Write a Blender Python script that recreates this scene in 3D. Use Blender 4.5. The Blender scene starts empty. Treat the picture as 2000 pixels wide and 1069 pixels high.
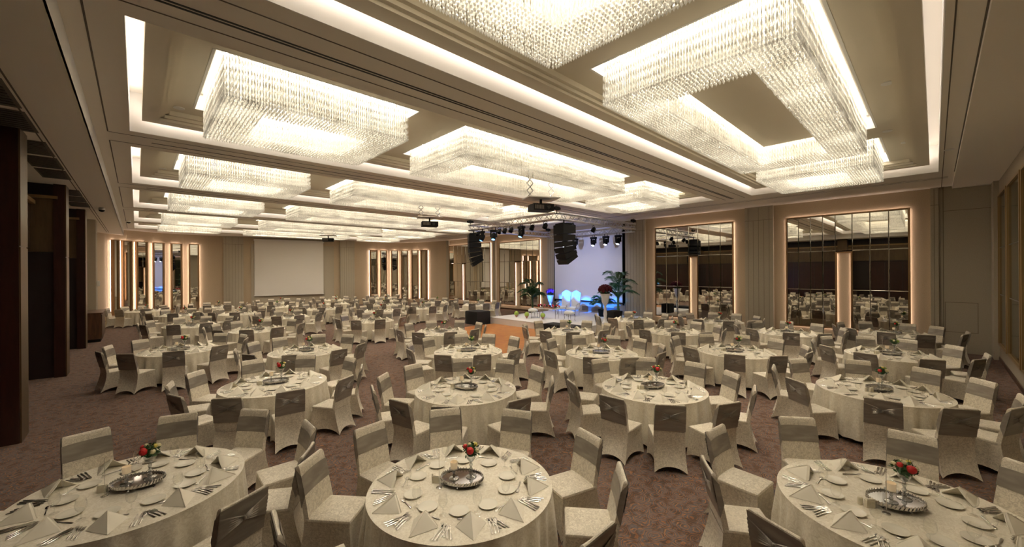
import bpy, math, random
from math import sin, cos, pi, radians as R, degrees, hypot, atan2
random.seed(11)
S = bpy.context.scene
C = S.collection
# ------------------------------------------------------------------ camera, view, world
YAW = R(43.3); CH = 2.876; FPX = 778.0
cd = bpy.data.cameras.new('camera'); cam = bpy.data.objects.new('camera', cd); C.objects.link(cam)
cd.sensor_fit = 'HORIZONTAL'; cd.sensor_width = 36; cd.lens = 36 * FPX / 2000
cd.shift_y = -3.3 / 2000; cd.clip_start = .05; cd.clip_end = 200
from mathutils import Matrix, Vector
cam.matrix_world = Matrix.Translation((0, 0, CH)) @ Matrix.Rotation(-YAW, 4, 'Z') @ Matrix.Rotation(pi / 2, 4, 'X') @ Matrix.Rotation(R(-.34), 4, 'Z')
S.camera = cam
S.view_settings.view_transform = 'Standard'; S.view_settings.look = 'None'
S.view_settings.gamma = 1; S.view_settings.use_curve_mapping = False
S.view_settings.exposure = 0.7
S.cycles.use_light_tree = True; S.cycles.max_bounces = 6; S.cycles.diffuse_bounces = 4; S.cycles.glossy_bounces = 3
S.cycles.transparent_max_bounces = 6; S.cycles.transmission_bounces = 2
S.cycles.caustics_reflective = False; S.cycles.caustics_refractive = False; S.cycles.sample_clamp_indirect = 4
S.cycles.use_denoising = True; S.cycles.use_adaptive_sampling = True; S.cycles.adaptive_threshold = .02
W = bpy.data.worlds.new('world'); S.world = W; W.use_nodes = True
W.node_tree.nodes['Background'].inputs[0].default_value = (.9, .8, .65, 1)
W.node_tree.nodes['Background'].inputs[1].default_value = .02
LED = 33.0      # radiance of the chandelier light panels
COVE = 5.5    # radiance of the hidden cove strips

# ------------------------------------------------------------------ materials
MT = {}
def mat(name, col, rough=.6, metal=0, emit=None, es=0, sheen=0, spec=None, fn=None, samp=True):
    m = bpy.data.materials.new(name); m.use_nodes = True; nt = m.node_tree; b = nt.nodes['Principled BSDF']
    b.inputs['Base Color'].default_value = (*col, 1); b.inputs['Roughness'].default_value = rough
    b.inputs['Metallic'].default_value = metal
    if sheen: b.inputs['Sheen Weight'].default_value = sheen
    if spec is not None: b.inputs['Specular IOR Level'].default_value = spec
    if emit: b.inputs['Emission Color'].default_value = (*emit, 1); b.inputs['Emission Strength'].default_value = es
    if not samp: m.cycles.emission_sampling = 'NONE'
    if fn: fn(nt, b)
    MT[name] = m; return m
def nd(nt, t, **k):
    n = nt.nodes.new(t)
    for a, v in k.items():
        if a in n.inputs: n.inputs[a].default_value = v
        else: setattr(n, a, v)
    return n
def ramp(nt, fac, stops):
    r = nt.nodes.new('ShaderNodeValToRGB'); nt.links.new(fac, r.inputs[0]); e = r.color_ramp.elements
    while len(e) < len(stops): e.new(.5)
    for q, (p, c) in zip(e, stops): q.position = p; q.color = (*c, 1)
    return r.outputs[0]
def coords(nt, scale=(1, 1, 1), which='Object'):
    t = nt.nodes.new('ShaderNodeTexCoord'); m = nt.nodes.new('ShaderNodeMapping'); m.inputs['Scale'].default_value = scale
    nt.links.new(t.outputs[which], m.inputs[0]); return m.outputs[0]
def bump(nt, b, h, st=.3, d=.01):
    n = nd(nt, 'ShaderNodeBump', Strength=st, Distance=d); nt.links.new(h, n.inputs['Height']); nt.links.new(n.outputs[0], b.inputs['Normal'])
def velvet(dark, light, sc=24):
    def f(nt, b):
        v = coords(nt)
        n = nd(nt, 'ShaderNodeTexNoise', Scale=sc, Detail=5.0, Roughness=.62, Distortion=2.2); nt.links.new(v, n.inputs[0])
        c = ramp(nt, n.outputs[0], [(.36, dark), (.50, tuple((a + q) / 2 for a, q in zip(dark, light))), (.62, light)])
        nt.links.new(c, b.inputs['Base Color'])
        rr = ramp(nt, n.outputs[0], [(.4, (.62,) * 3), (.62, (.36,) * 3)]); nt.links.new(rr, b.inputs['Roughness'])
        bump(nt, b, n.outputs[0], .35, .006)
    return f
mat('cream_velvet', (.7, .65, .54), .5, sheen=.25, fn=velvet((.58, .515, .405), (.86, .79, .65)))
mat('table_velvet', (.8, .75, .64), .5, sheen=.2, fn=velvet((.74, .67, .53), (.9, .84, .7), 20))
def satin_fn(nt, b):
    v = coords(nt, (2, 2, 9)); n = nd(nt, 'ShaderNodeTexNoise', Scale=1.6, Detail=2.0, Distortion=.5); nt.links.new(v, n.inputs[0])
    nt.links.new(ramp(nt, n.outputs[0], [(.35, (.28, .25, .215)), (.65, (.37, .335, .285))]), b.inputs['Base Color'])
    bump(nt, b, n.outputs[0], .3, .006)
mat('silver_satin', (.36, .33, .29), .34, .35, fn=satin_fn)
mat('napkin', (.9, .845, .71), .7)
mat('china', (.82, .78, .66), .18)
mat('steel', (.72, .7, .66), .16, 1)
mat('silver', (.62, .6, .58), .22, 1)
mat('tray_mirror', (.55, .55, .56), .04, 1)
mat('mirror_glass', (.74, .72, .66), .015, 1)
mat('gold_frame', (.33, .2, .1), .35, .7)
mat('black', (.005, .005, .006), .65, spec=.2)
mat('black_cloth', (.008, .008, .009), .9)
mat('aluminium', (.6, .6, .62), .3, 1)
mat('white_paint', (.78, .75, .7), .5)
mat('ceiling_paint', (.87, .82, .73), .8)
mat('tray_paint', (.72, .655, .53), .8)
mat('fascia_white', (.8, .78, .74), .7)
mat('groove', (.12, .1, .08), .8)
mat('slot', (.01, .01, .01), .6)
mat('grille', (.05, .045, .035), .6)
mat('led_panel', (.8, .8, .8), .5, emit=(1, .885, .72), es=LED)
mat('cove_led', (.8, .8, .8), .5, emit=(1, .87, .76), es=COVE)
mat('mirror_led', (.8, .8, .8), .5, emit=(1, .75, .62), es=8)
def wallfn(a, c, vs=(1, 1, 1), sc=40):
    def f(nt, b):
        v = coords(nt, vs); n = nd(nt, 'ShaderNodeTexNoise', Scale=sc, Detail=2.0); nt.links.new(v, n.inputs[0])
        nt.links.new(ramp(nt, n.outputs[0], [(.3, a), (.7, c)]), b.inputs['Base Color'])
    return f
mat('wall_beige', (.48, .38, .26), .75, fn=wallfn((.45, .355, .24), (.51, .405, .275)))
mat('wall_grey', (.42, .37, .28), .75, fn=wallfn((.4, .35, .265), (.44, .385, .295)))
mat('panel_line', (.2, .17, .125), .8)
def woodfn(a, c, gr=(1, 1, .12), sc=14):
    def f(nt, b):
        v = coords(nt, gr); n = nd(nt, 'ShaderNodeTexNoise', Scale=sc, Detail=6.0, Distortion=.8); nt.links.new(v, n.inputs[0])
        nt.links.new(ramp(nt, n.outputs[0], [(.3, a), (.7, c)]), b.inputs['Base Color'])
    return f
mat('mahogany', (.05, .017, .01), .3, fn=woodfn((.016, .004, .002), (.034, .009, .005)))
mat('bronze_wood', (.1, .065, .03), .35, .3, fn=woodfn((.075, .047, .021), (.11, .072, .034)))
mat('door_dark', (.012, .004, .003), .45)
mat('cabinet_wood', (.06, .028, .014), .35, fn=woodfn((.04, .018, .008), (.09, .042, .02)))
mat('green_glass', (.06, .07, .045), .12, .5)
mat('wood_gold', (.3, .19, .08), .4, .3)
def carpet(nt, b):
    v = coords(nt)
    d = nd(nt, 'ShaderNodeTexNoise', Scale=5.0, Detail=2.0); nt.links.new(v, d.inputs[0])
    mx = nt.nodes.new('ShaderNodeMix'); mx.data_type = 'VECTOR'; mx.inputs[0].default_value = .12
    nt.links.new(v, mx.inputs[4]); nt.links.new(d.outputs['Color'], mx.inputs[5])
    vo = nd(nt, 'ShaderNodeTexVoronoi', Scale=6.0); nt.links.new(mx.outputs[1], vo.inputs['Vector'])
    m1 = nd(nt, 'ShaderNodeMath', operation='MULTIPLY'); nt.links.new(vo.outputs['Distance'], m1.inputs[0]); m1.inputs[1].default_value = 22
    n2 = nd(nt, 'ShaderNodeTexNoise', Scale=14.0, Detail=3.0, Roughness=.7); nt.links.new(v, n2.inputs[0])
    m2 = nd(nt, 'ShaderNodeMath', operation='MULTIPLY_ADD'); nt.links.new(n2.outputs[0], m2.inputs[0]); m2.inputs[1].default_value = 4; nt.links.new(m1.outputs[0], m2.inputs[2])
    sn = nd(nt, 'ShaderNodeMath', operation='SINE'); nt.links.new(m2.outputs[0], sn.inputs[0])
    ab = nd(nt, 'ShaderNodeMath', operation='ABSOLUTE'); nt.links.new(sn.outputs[0], ab.inputs[0])
    line = ramp(nt, ab.outputs[0], [(.2, (1, 1, 1)), (.5, (0, 0, 0))])
    big = nd(nt, 'ShaderNodeTexNoise', Scale=7.0, Detail=3.0, Roughness=.6); nt.links.new(v, big.inputs[0])
    base = ramp(nt, big.outputs[0], [(.4, (.075, .046, .034)), (.53, (.125, .103, .098)), (.66, (.08, .049, .035))])
    rust = ramp(nt, big.outputs[0], [(.4, (.2, .085, .036)), (.6, (.31, .145, .065))])
    cm = nt.nodes.new('ShaderNodeMix'); cm.data_type = 'RGBA'
    nt.links.new(line, cm.inputs[0]); nt.links.new(base, cm.inputs[6]); nt.links.new(rust, cm.inputs[7])
    nt.links.new(cm.outputs[2], b.inputs['Base Color'])
    fine = nd(nt, 'ShaderNodeTexNoise', Scale=300.0, Detail=1.0); nt.links.new(v, fine.inputs[0]); bump(nt, b, fine.outputs[0], .4, .004)
mat('carpet', (.1, .06, .05), .95, fn=carpet)
def parquet(nt, b):
    v = coords(nt); br = nd(nt, 'ShaderNodeTexBrick', Scale=1.6, **{'Mortar Size': .002, 'Bias': 0.0}); nt.links.new(v, br.inputs[0])
    br.inputs['Color1'].default_value = (.42, .13, .03, 1); br.inputs['Color2'].default_value = (.5, .22, .05, 1); br.inputs['Mortar'].default_value = (.2, .06, .02, 1)
    n = nd(nt, 'ShaderNodeTexNoise', Scale=2.0, Detail=3.0); nt.links.new(v, n.inputs[0])
    c = ramp(nt, n.outputs[0], [(.35, (.4, .11, .03)), (.5, (.52, .22, .04)), (.65, (.44, .15, .06))])
    m = nt.nodes.new('ShaderNodeMix'); m.data_type = 'RGBA'; m.inputs[0].default_value = .6
    nt.links.new(br.outputs[0], m.inputs[6]); nt.links.new(c, m.inputs[7]); nt.links.new(m.outputs[2], b.inputs['Base Color'])
mat('parquet', (.45, .17, .04), .35, fn=parquet)
mat('stage_white', (.72, .7, .68), .8)
mat('screen_white', (.78, .74, .68), .7)
mat('stage_screen', (.8, .8, .85), .7)
def lens_fn(nt, b): pass
mat('lens_blue', (.1, .3, .9), .2, emit=(.1, .35, 1), es=6, samp=False)
mat('lens_white', (.8, .8, .9), .2, emit=(.75, .85, 1), es=8, samp=False)
mat('candle_glass', (.75, .6, .38), .25, emit=(1, .75, .45), es=.12, samp=False)
mat('leaf', (.03, .085, .018), .5)
mat('palm_leaf', (.02, .07, .02), .45)
mat('stem_green', (.05, .1, .03), .6)
mat('rose_red', (.5, .012, .014), .55)
mat('rose_cream', (.75, .68, .42), .55)
mat('rose_yellow', (.72, .6, .12), .55)
mat('rose_lime', (.35, .5, .08), .55)
mat('dark_red_flower', (.05, .002, .006), .7, spec=.2)
mat('purple_flower', (.12, .015, .25), .6)
mat('pink_flower', (.6, .06, .12), .6)
mat('salt_cream', (.8, .74, .58), .3)
mat('white_leather', (.78, .8, .82), .35)
mat('urn_white', (.8, .8, .82), .3)
mat('basket', (.4, .2, .14), .7)
def crystal(nt, b):  # wavy glints painted in as glow; the strands only catch the strips' light
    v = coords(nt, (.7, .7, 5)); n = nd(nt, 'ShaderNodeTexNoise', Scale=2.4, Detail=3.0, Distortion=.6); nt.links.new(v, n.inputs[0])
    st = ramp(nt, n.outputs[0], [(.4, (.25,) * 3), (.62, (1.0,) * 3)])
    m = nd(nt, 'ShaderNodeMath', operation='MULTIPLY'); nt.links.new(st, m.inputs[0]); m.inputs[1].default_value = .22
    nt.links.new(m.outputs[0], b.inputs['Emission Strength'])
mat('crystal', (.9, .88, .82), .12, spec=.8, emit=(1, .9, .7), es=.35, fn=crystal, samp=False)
def glassmat(name, tint=(1, 1, 1), lo=.06, hi=.75):
    m = bpy.data.materials.new(name); m.use_nodes = True; nt = m.node_tree; nt.nodes.remove(nt.nodes['Principled BSDF'])
    tr = nd(nt, 'ShaderNodeBsdfTransparent', Color=(*tint, 1)); gl = nd(nt, 'ShaderNodeBsdfGlossy', Roughness=.03)
    lw = nd(nt, 'ShaderNodeLayerWeight', Blend=.35); mr = nd(nt, 'ShaderNodeMapRange', **{'To Min': lo, 'To Max': hi}); mx = nt.nodes.new('ShaderNodeMixShader')
    nt.links.new(lw.outputs['Facing'], mr.inputs[0]); nt.links.new(mr.outputs[0], mx.inputs[0])
    nt.links.new(tr.outputs[0], mx.inputs[1]); nt.links.new(gl.outputs[0], mx.inputs[2]); nt.links.new(mx.outputs[0], nt.nodes['Material Output'].inputs[0])
    MT[name] = m
glassmat('clear_glass', (.975, .975, .96), .015, .38)
glassmat('cut_glass', (.8, .82, .82), .2, .9)

# ------------------------------------------------------------------ mesh helpers
class MB:
    def __init__(s): s.v = []; s.f = []; s.mi = []; s.mats = []; s.cur = 0; s.sm = []; s.smooth = True
    def mat(s, n, smooth=True):
        if n not in s.mats: s.mats.append(n)
        s.cur = s.mats.index(n); s.smooth = smooth; return s
    def add(s, vs, fs):
        o = len(s.v); s.v += [tuple(q) for q in vs]
        for f in fs: s.f.append(tuple(i + o for i in f)); s.mi.append(s.cur); s.sm.append(s.smooth)
        return s
    def box(s, x0, x1, y0, y1, z0, z1):
        return s.add([(x, y, z) for z in (z0, z1) for y in (y0, y1) for x in (x0, x1)],
                     [(0, 2, 3, 1), (4, 5, 7, 6), (0, 1, 5, 4), (2, 6, 7, 3), (0, 4, 6, 2), (1, 3, 7, 5)])
    def lathe(s, prof, n=16, c=(0, 0), caps=True, sx=1, sy=1):
        vs = [(c[0] + r * sx * cos(2 * pi * k / n), c[1] + r * sy * sin(2 * pi * k / n), z) for r, z in prof for k in range(n)]
        fs = [(i * n + k, i * n + (k + 1) % n, (i + 1) * n + (k + 1) % n, (i + 1) * n + k) for i in range(len(prof) - 1) for k in range(n)]
        if caps:
            fs.append(tuple(range(n))[::-1]); fs.append(tuple((len(prof) - 1) * n + k for k in range(n)))
        return s.add(vs, fs)
    def rings(s, rs, cap0=True, cap1=True):
        n = len(rs[0]); vs = [p for r in rs for p in r]
        fs = [(i * n + k, i * n + (k + 1) % n, (i + 1) * n + (k + 1) % n, (i + 1) * n + k) for i in range(len(rs) - 1) for k in range(n)]
        if cap0: fs.append(tuple(range(n))[::-1])
        if cap1: fs.append(tuple((len(rs) - 1) * n + k for k in range(n)))
        return s.add(vs, fs)
    def tube(s, pts, r, n=6, r2=None):
        pts = [Vector(p) for p in pts]; rs = []
        for i, p in enumerate(pts):
            d = (pts[min(i + 1, len(pts) - 1)] - pts[max(i - 1, 0)]).normalized()
            u = d.cross(Vector((0, 0, 1)) if abs(d.z) < .9 else Vector((1, 0, 0))).normalized(); w = d.cross(u)
            rr = r if r2 is None else r + (r2 - r) * i / (len(pts) - 1)
            rs.append([tuple(p + (u * cos(2 * pi * k / n) + w * sin(2 * pi * k / n)) * rr) for k in range(n)])
        return s.rings(rs)
    def ball(s, c, r, n=8, m=5, sz=1):
        rs = [[(c[0] + r * sin(pi * j / m) * cos(2 * pi * k / n), c[1] + r * sin(pi * j / m) * sin(2 * pi * k / n), c[2] - r * sz * cos(pi * j / m)) for k in range(n)] for j in range(m + 1)]
        rs[0] = [(q[0] * .999 + c[0] * .001, q[1], q[2]) for q in [(c[0] + r * .02 * cos(2 * pi * k / n), c[1] + r * .02 * sin(2 * pi * k / n), c[2] - r * sz) for k in range(n)]]
        rs[-1] = [(c[0] + r * .02 * cos(2 * pi * k / n), c[1] + r * .02 * sin(2 * pi * k / n), c[2] + r * sz) for k in range(n)]
        return s.rings(rs)
    def grid(s, P, close=False):
        a, b = len(P), len(P[0]); vs = [q for r in P for q in r]
        fs = [(i * b + j, i * b + (j + 1) % b, (i + 1) * b + (j + 1) % b, (i + 1) * b + j) for i in range(a - 1) for j in range(b if close else b - 1)]
        return s.add(vs, fs)
    def join(s, mesh_mb, M):
        o = len(s.v); s.v += [tuple(M @ Vector(q)) for q in mesh_mb.v]
        for f, mi in zip(mesh_mb.f, mesh_mb.mi):
            nm = mesh_mb.mats[mi]
            if nm not in s.mats: s.mats.append(nm)
            s.f.append(tuple(i + o for i in f)); s.mi.append(s.mats.index(nm)); s.sm.append(True)
        return s
    def mesh(s, name, ang=40):
        m = bpy.data.meshes.new(name); m.from_pydata(s.v, [], s.f)
        for n in s.mats or ['white_paint']: m.materials.append(MT[n])
        m.polygons.foreach_set('material_index', s.mi); m.polygons.foreach_set('use_smooth', s.sm)
        m.update()
        if ang and any(s.sm): m.set_sharp_from_angle(angle=R(ang))
        return m
    def obj(s, name, parent=None, ang=40, loc=None):
        o = bpy.data.objects.new(name, s.mesh(name, ang)); C.objects.link(o)
        if parent: o.parent = parent
        if loc: o.location = loc
        return o
def mb(m, smooth=True): return MB().mat(m, smooth)
def tag(o, label, cat, group=None, kind=None):
    if label: o['label'] = label
    if cat: o['category'] = cat
    if group: o['group'] = group
    if kind: o['kind'] = kind
    return o
def empty(name, loc=(0, 0, 0), rz=0):
    o = bpy.data.objects.new(name, None); C.objects.link(o); o.location = loc; o.rotation_euler = (0, 0, rz); o.empty_display_size = .1; return o
KIDS = {}
def kids(o):
    if o.name not in KIDS: KIDS[o.name] = [c for c in o.children]
    return KIDS[o.name]
def dup(o, loc, rz=0, parent=None):
    r = o.copy(); C.objects.link(r); r.location = loc; r.rotation_euler = (o.rotation_euler[0], o.rotation_euler[1], rz)
    if parent: r.parent = parent
    for ch in kids(o):
        c = ch.copy(); C.objects.link(c); c.parent = r
        for g_ in kids(ch):
            d = g_.copy(); C.objects.link(d); d.parent = c
    return r
PROTO_USED = set()
def inst(proto, loc, rz, label, cat, group):
    "first call moves the prototype itself, later ones copy it"
    if proto.name in PROTO_USED: o = dup(proto, loc, rz)
    else:
        kids(proto); [kids(c) for c in kids(proto)]
        PROTO_USED.add(proto.name); o = proto; o.location = loc; o.rotation_euler = (proto.rotation_euler[0], proto.rotation_euler[1], rz)
    return tag(o, label, cat, group)
def struct(m, name, ang=None):
    return tag(m.obj(name, ang=ang), None, None, kind='structure')

# ------------------------------------------------------------------ the room shell
XL, XM, YR = -1.4, 20.6, -1.4            # timber wall line, mirror wall, curtain wall
ARC = [(-1.9, 34.2), (-1.36, 35.2), (-.5, 36.2), (.9, 37.1), (2.5, 37.5), (4.8, 37.4), (14.2, 36.0), (16.6, 36.2), (18.4, 35.6), (19.7, 34.1), (20.35, 31.6), (20.6, 29.8)]
struct(mb('carpet', False).box(-3.2, 21, -2, 38.2, -.1, 0), 'floor')
# main ceiling with six coffers
ZC, ZU = 5.75, 6.55
HX0, HX1 = -.1, 17.2
ROWS = [(-.1 + 6.25 * k, 4.82 + 6.25 * k) for k in range(5)] + [(30.9, 34.3)]
cm_ = mb('ceiling_paint', False)
ys = [-1.45]
for a, b in ROWS: ys += [a, b]
ys.append(38.2)
for i in range(0, len(ys), 2): cm_.box(-.6, 21, ys[i], ys[i + 1], ZC, ZC + .06)
for a, b in ROWS:
    cm_.box(-.6, HX0, a, b, ZC, ZC + .06); cm_.box(HX1, 21, a, b, ZC, ZC + .06)
cm_.mat('fascia_white', False).box(-.62, -.598, -1.45, 38.2, 5.4, ZC).mat('ceiling_paint', False)
cm_.box(-3.2, -.6, -2, 38.2, 5.4, 5.46)
cm_.box(-3.2, 21, -2, 38.2, ZU, ZU + .05)
cm_.box(3, 21, -1.45, -.42, 5.66, 5.75)
struct(cm_, 'ceiling')
tn = [0]
def trim(m, ang=None):
    tn[0] += 1; return struct(m, 'trim_%d' % tn[0], ang)
OPEN = [(.85, 4.2), (5.35, 12.4), (13.4, 16.6)]
RING = [(1.0, 4.05), (5.5, 12.25), (13.55, 16.45)]
for ri, (a, b) in enumerate(ROWS):
    f = mb('fascia_white', False)
    f.box(HX0 - .04, HX0 + .012, a, b, ZC + .002, ZU).box(HX1 - .012, HX1 + .04, a, b, ZC + .002, ZU).box(HX0, HX1, a - .04, a + .012, ZC + .002, ZU).box(HX0, HX1, b - .012, b + .04, ZC + .002, ZU)
    f.mat('groove', False).box(HX0 - .3, HX1 + .3, a - .32, a - .3, ZC - .004, ZC)
    f.box(HX0 - .3, HX1 + .3, b + .3, b + .32, ZC - .004, ZC).box(HX0 - .32, HX0 - .3, a - .3, b + .3, ZC - .004, ZC)
    trim(f)
    t = mb('tray_paint', False); x0, x1, y0, y1 = HX0 + .19, HX1 - .19, a + .19, b - .19
    w = .26
    for q in ((x0, x1, y0, y0 + w), (x0, x1, y1 - w, y1), (x0, x0 + w, y0 + w, y1 - w), (x1 - w, x1, y0 + w, y1 - w)): t.box(*q, 5.95, 6.2)
    for i_, (wi, zz) in enumerate(((.07, 6.0), (.07, 6.06))):
        o_ = w + i_ * .07
        for q in ((x0 + o_, x1 - o_, y0 + o_, y0 + o_ + wi), (x0 + o_, x1 - o_, y1 - o_ - wi, y1 - o_), (x0 + o_, x0 + o_ + wi, y0 + o_, y1 - o_), (x1 - o_ - wi, x1 - o_, y0 + o_, y1 - o_)): t.box(*q, zz, 6.2)
    yc = (a + b) / 2; hw = 1.44 if ri < 5 else .95
    xs = [x0]
    for p, q in OPEN: xs += [p, q]
    xs.append(x1)
    for i in range(0, 8, 2): t.box(xs[i], xs[i + 1], yc - hw, yc + hw, 6.15, 6.2)
    t.box(x0, x1, y0, yc - hw, 6.15, 6.2).box(x0, x1, yc + hw, y1, 6.15, 6.2)
    t.mat('fascia_white', False)
    for p, q in OPEN:
        t.box(p - .03, p + .006, yc - hw, yc + hw, 6.146, 6.52).box(q - .006, q + .03, yc - hw, yc + hw, 6.146, 6.52)
        t.box(p, q, yc - hw - .03, yc - hw + .006, 6.146, 6.52).box(p, q, yc + hw - .006, yc + hw + .03, 6.146, 6.52)
    trim(t)
    l = mb('cove_led', False)
    l.box(x0 + .05, x1 - .05, y0 + .05, y0 + .08, 6.2, 6.25).box(x0 + .05, x1 - .05, y1, y1 + .015, 6.06, 6.13)
    l.box(x0 + .03, x0 + .05, y0 + .1, y1 - .1, 6.2, 6.36).box(x1 - .05, x1 - .03, y0 + .1, y1 - .1, 6.2, 6.36)
    trim(l)
    if ri < 5:                                    # black double slot between the coffers
        yy = b + .68; sl = mb('slot', False)
        sl.box(HX0 + .35 if ri else -.5, HX1 + .2, yy, yy + .03, ZC - .006, ZC)
        if ri == 0: sl.box(-.5, HX1 + .2, yy + .065, yy + .095, ZC - .006, ZC)
        trim(sl)
g_ = mb('groove', False)
for x in (-1.2, -1.28): g_.box(x - .02, x, 2, 34, 5.394, 5.4)
for x in (18.3, 18.5): g_.box(x, x + .02, -.3, 30, ZC - .004, ZC)
for y in (-.18,): g_.box(3, 20.5, y, y + .015, ZC - .004, ZC)
trim(g_)
# walls
def wallstrip(m, p, q, z0, z1, th=.1, out=1):
    dx, dy = q[0] - p[0], q[1] - p[1]; L = hypot(dx, dy); nx, ny = -dy / L * th * out, dx / L * th * out
    m.add([(p[0], p[1], z0), (q[0], q[1], z0), (q[0] + nx, q[1] + ny, z0), (p[0] + nx, p[1] + ny, z0), (p[0], p[1], z1), (q[0], q[1], z1), (q[0] + nx, q[1] + ny, z1), (p[0] + nx, p[1] + ny, z1)],
          [(0, 1, 2, 3), (4, 7, 6, 5), (0, 4, 5, 1), (1, 5, 6, 2), (2, 6, 7, 3), (3, 7, 4, 0)])
wm = mb('wall_beige', False).box(XM, XM + .1, -1.5, 29.8, 0, ZU)
wm.mat('panel_line', False)
struct(wm, 'wall_mirror')
wf = mb('wall_beige', False)
for p, q in zip(ARC, ARC[1:]): wallstrip(wf, p, q, 0, ZU, .1, 1)
struct(wf, 'wall_screen')
wr = mb('wall_grey', False).box(-3.2, 21, YR - .1, YR, 0, ZU)
struct(wr, 'wall_curtain')
wl = mb('wall_beige', False).box(-1.95, -1.85, 23.3, 34.3, 0, 5.4)
wl.mat('door_dark', False).box(-2.7, -2.6, -1.4, 23.4, 0, 5.4)
wl.mat('bronze_wood', False)
for y0, y1 in ((-1.4, 4.7), (5.3, 10.72), (11.33, 16.82), (17.42, 22.62)):
    wl.box(-2.2, -2.1, y0, y1, 3.6, 4.8)
wl.mat('wood_gold', False)
for y0, y1 in ((-1.4, 4.7), (5.3, 10.72), (11.33, 16.82), (17.42, 22.62)):
    wl.box(-2.12, -2.0, y0, y1, 4.8, 4.9)
struct(wl, 'wall_timber')
dn = 0
for y0, y1 in ((-.4, 3.7), (6.0, 10.1), (12.0, 16.1), (18.0, 22.1)):
    dn += 1; m = mb('door_dark', False).box(-2.35, -2.28, y0 - .65, y1 + .65, 0, 3.6)
    m.mat('mahogany', False)
    for k in range(4):
        ya = y0 + (y1 - y0) * k / 4; m.box(-2.28, -2.25, ya + .03, ya + (y1 - y0) / 4 - .03, .05, 3.5)
    struct(m, 'door_%d' % dn)
for y in (4.7, 10.7, 16.8, 22.62):                # dark timber columns with a bronze face to the room
    m = mb('mahogany', False).box(-1.68, -1.46, y, y + .62, 0, 5.4) if y > 11 else mb('mahogany', False).box(-2.62, -1.46, y, y + .62, 0, 5.4)
    if y > 11: m.mat('door_dark', False).box(-2.62, -1.68, y + .12, y + .5, 0, 3.5).box(-2.62, -1.68, y + .12, y + .5, 5.05, 5.4).mat('bronze_wood', False).box(-2.62, -1.68, y + .03, y + .55, 3.5, 5.0).mat('wood_gold', False).box(-2.62, -1.6, y - .05, y, 4.98, 5.06)
    m.mat('bronze_wood', False).box(-1.46, -1.44, y + .01, y + .62, 0, 3.35).box(-1.46, -1.44, y + .01, y + .62, 3.37, 5.4)
    m.mat('mahogany', False).box(-1.47, -1.455, y + .01, y + .61, 3.34, 3.38)
    struct(m, 'column_timber')
def pilaster(p, q, z1=ZC, out=-1, th=.14, gr=5):
    m = mb('wall_grey', False); wallstrip(m, p, q, 0, z1, th, out)
    dx, dy = q[0] - p[0], q[1] - p[1]; L = hypot(dx, dy); ux, uy = dx / L, dy / L; nx, ny = -uy * out, ux * out
    m.mat('panel_line', False)
    for k in range(gr):
        t = L * (k + .7) / (gr + .4); a = (p[0] + ux * t + nx * th, p[1] + uy * t + ny * th); b_ = (a[0] + ux * .014, a[1] + uy * .014)
        wallstrip(m, a, b_, .12, z1 - .6 if k % 2 else z1 - .05, .004, out)
    wallstrip(m, (p[0] + nx * th, p[1] + ny * th), (q[0] + nx * th, q[1] + ny * th), z1 - .62, z1 - .605, .004, out)
    return struct(m, 'column_pilaster')
pilaster((XM, 4.89), (XM, 6.01), out=1); pilaster((XM, 10.99), (XM, 12.2), out=1, gr=6); pilaster((XM, 17.6), (XM, 18.2), out=1, gr=3)
pilaster((XM, 23.6), (XM, 23.9), out=1, gr=2); pilaster((XM, 30.0), (XM, 30.4), out=1, gr=2)
pilaster((XM, -.1), (XM, .1), out=1, gr=1)
pilaster((4.85, 37.35), (6.1, 37.16), out=-1, gr=6); pilaster((13.1, 36.1), (14.3, 35.95), out=-1, gr=6)
pilaster((-1.87, 26.6), (-1.87, 27.6), z1=5.4, out=-1, th=.5, gr=2)
# grey panelling around the projection screen and beside the mirrors
m = mb('wall_grey', False); wallstrip(m, (6.6, 37.1), (12.6, 36.2), 0, 5.2, .06, -1); trim(m)
m = mb('wall_grey', False).box(XM - .05, XM, -1.36, -.1, 0, ZC).mat('panel_line', False)
m.box(XM - .056, XM - .05, -.22, -.2, .05, ZC).box(XM - .056, XM - .05, -1.3, -.2, 4.9, 4.915)
for q in ((-1.0, -.24, 1.72, 1.735), (-1.0, -.24, .7, .715), (-.255, -.24, .7, 1.73), (-1.0, -.985, .7, 1.73)): m.box(XM - .056, XM - .05, *q)
trim(m)
m = mb('wall_grey', False).box(19.75, XM, YR, YR + .12, 0, ZC); trim(m)
m = mb('cabinet_wood', False).box(-3.1, 20.5, YR, YR + .02, 0, .12); trim(m)
m = mb('cabinet_wood', False).box(XM - .02, XM, .1, 29.6, 0, .12); struct(m, 'baseboard_mirror')

# ------------------------------------------------------------------ curtain wall glass panels
def glass_panel(x0, x1, lab):
    o = empty('glass_wall_panel', (x0, YR + .02, .6))
    w = x1 - x0
    mb('wood_gold', False).box(0, .1, 0, .08, 0, 4.5).box(w - .1, w, 0, .08, 0, 4.5).box(.1, w - .1, 0, .08, 0, .06).box(.1, w - .1, 0, .08, 4.44, 4.5).obj('frame', o)
    mb('green_glass', False).box(.1, w - .1, .02, .04, .06, 4.44).mat('groove', False).box(.1, w - .1, .04, .045, 2.9, 2.92).box(.1, w - .1, .04, .045, 1.5, 1.52).obj('glass', o)
    return tag(o, lab, 'panel', 'gold framed glass panels')
for i, (x0, x1) in enumerate(((16.9, 18.9), (14.4, 16.7), (11.9, 14.2))):
    glass_panel(x0, x1, ('first', 'second', 'third')[i] + ' dark green glass panel in gold frame from the mirror wall corner')

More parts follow.
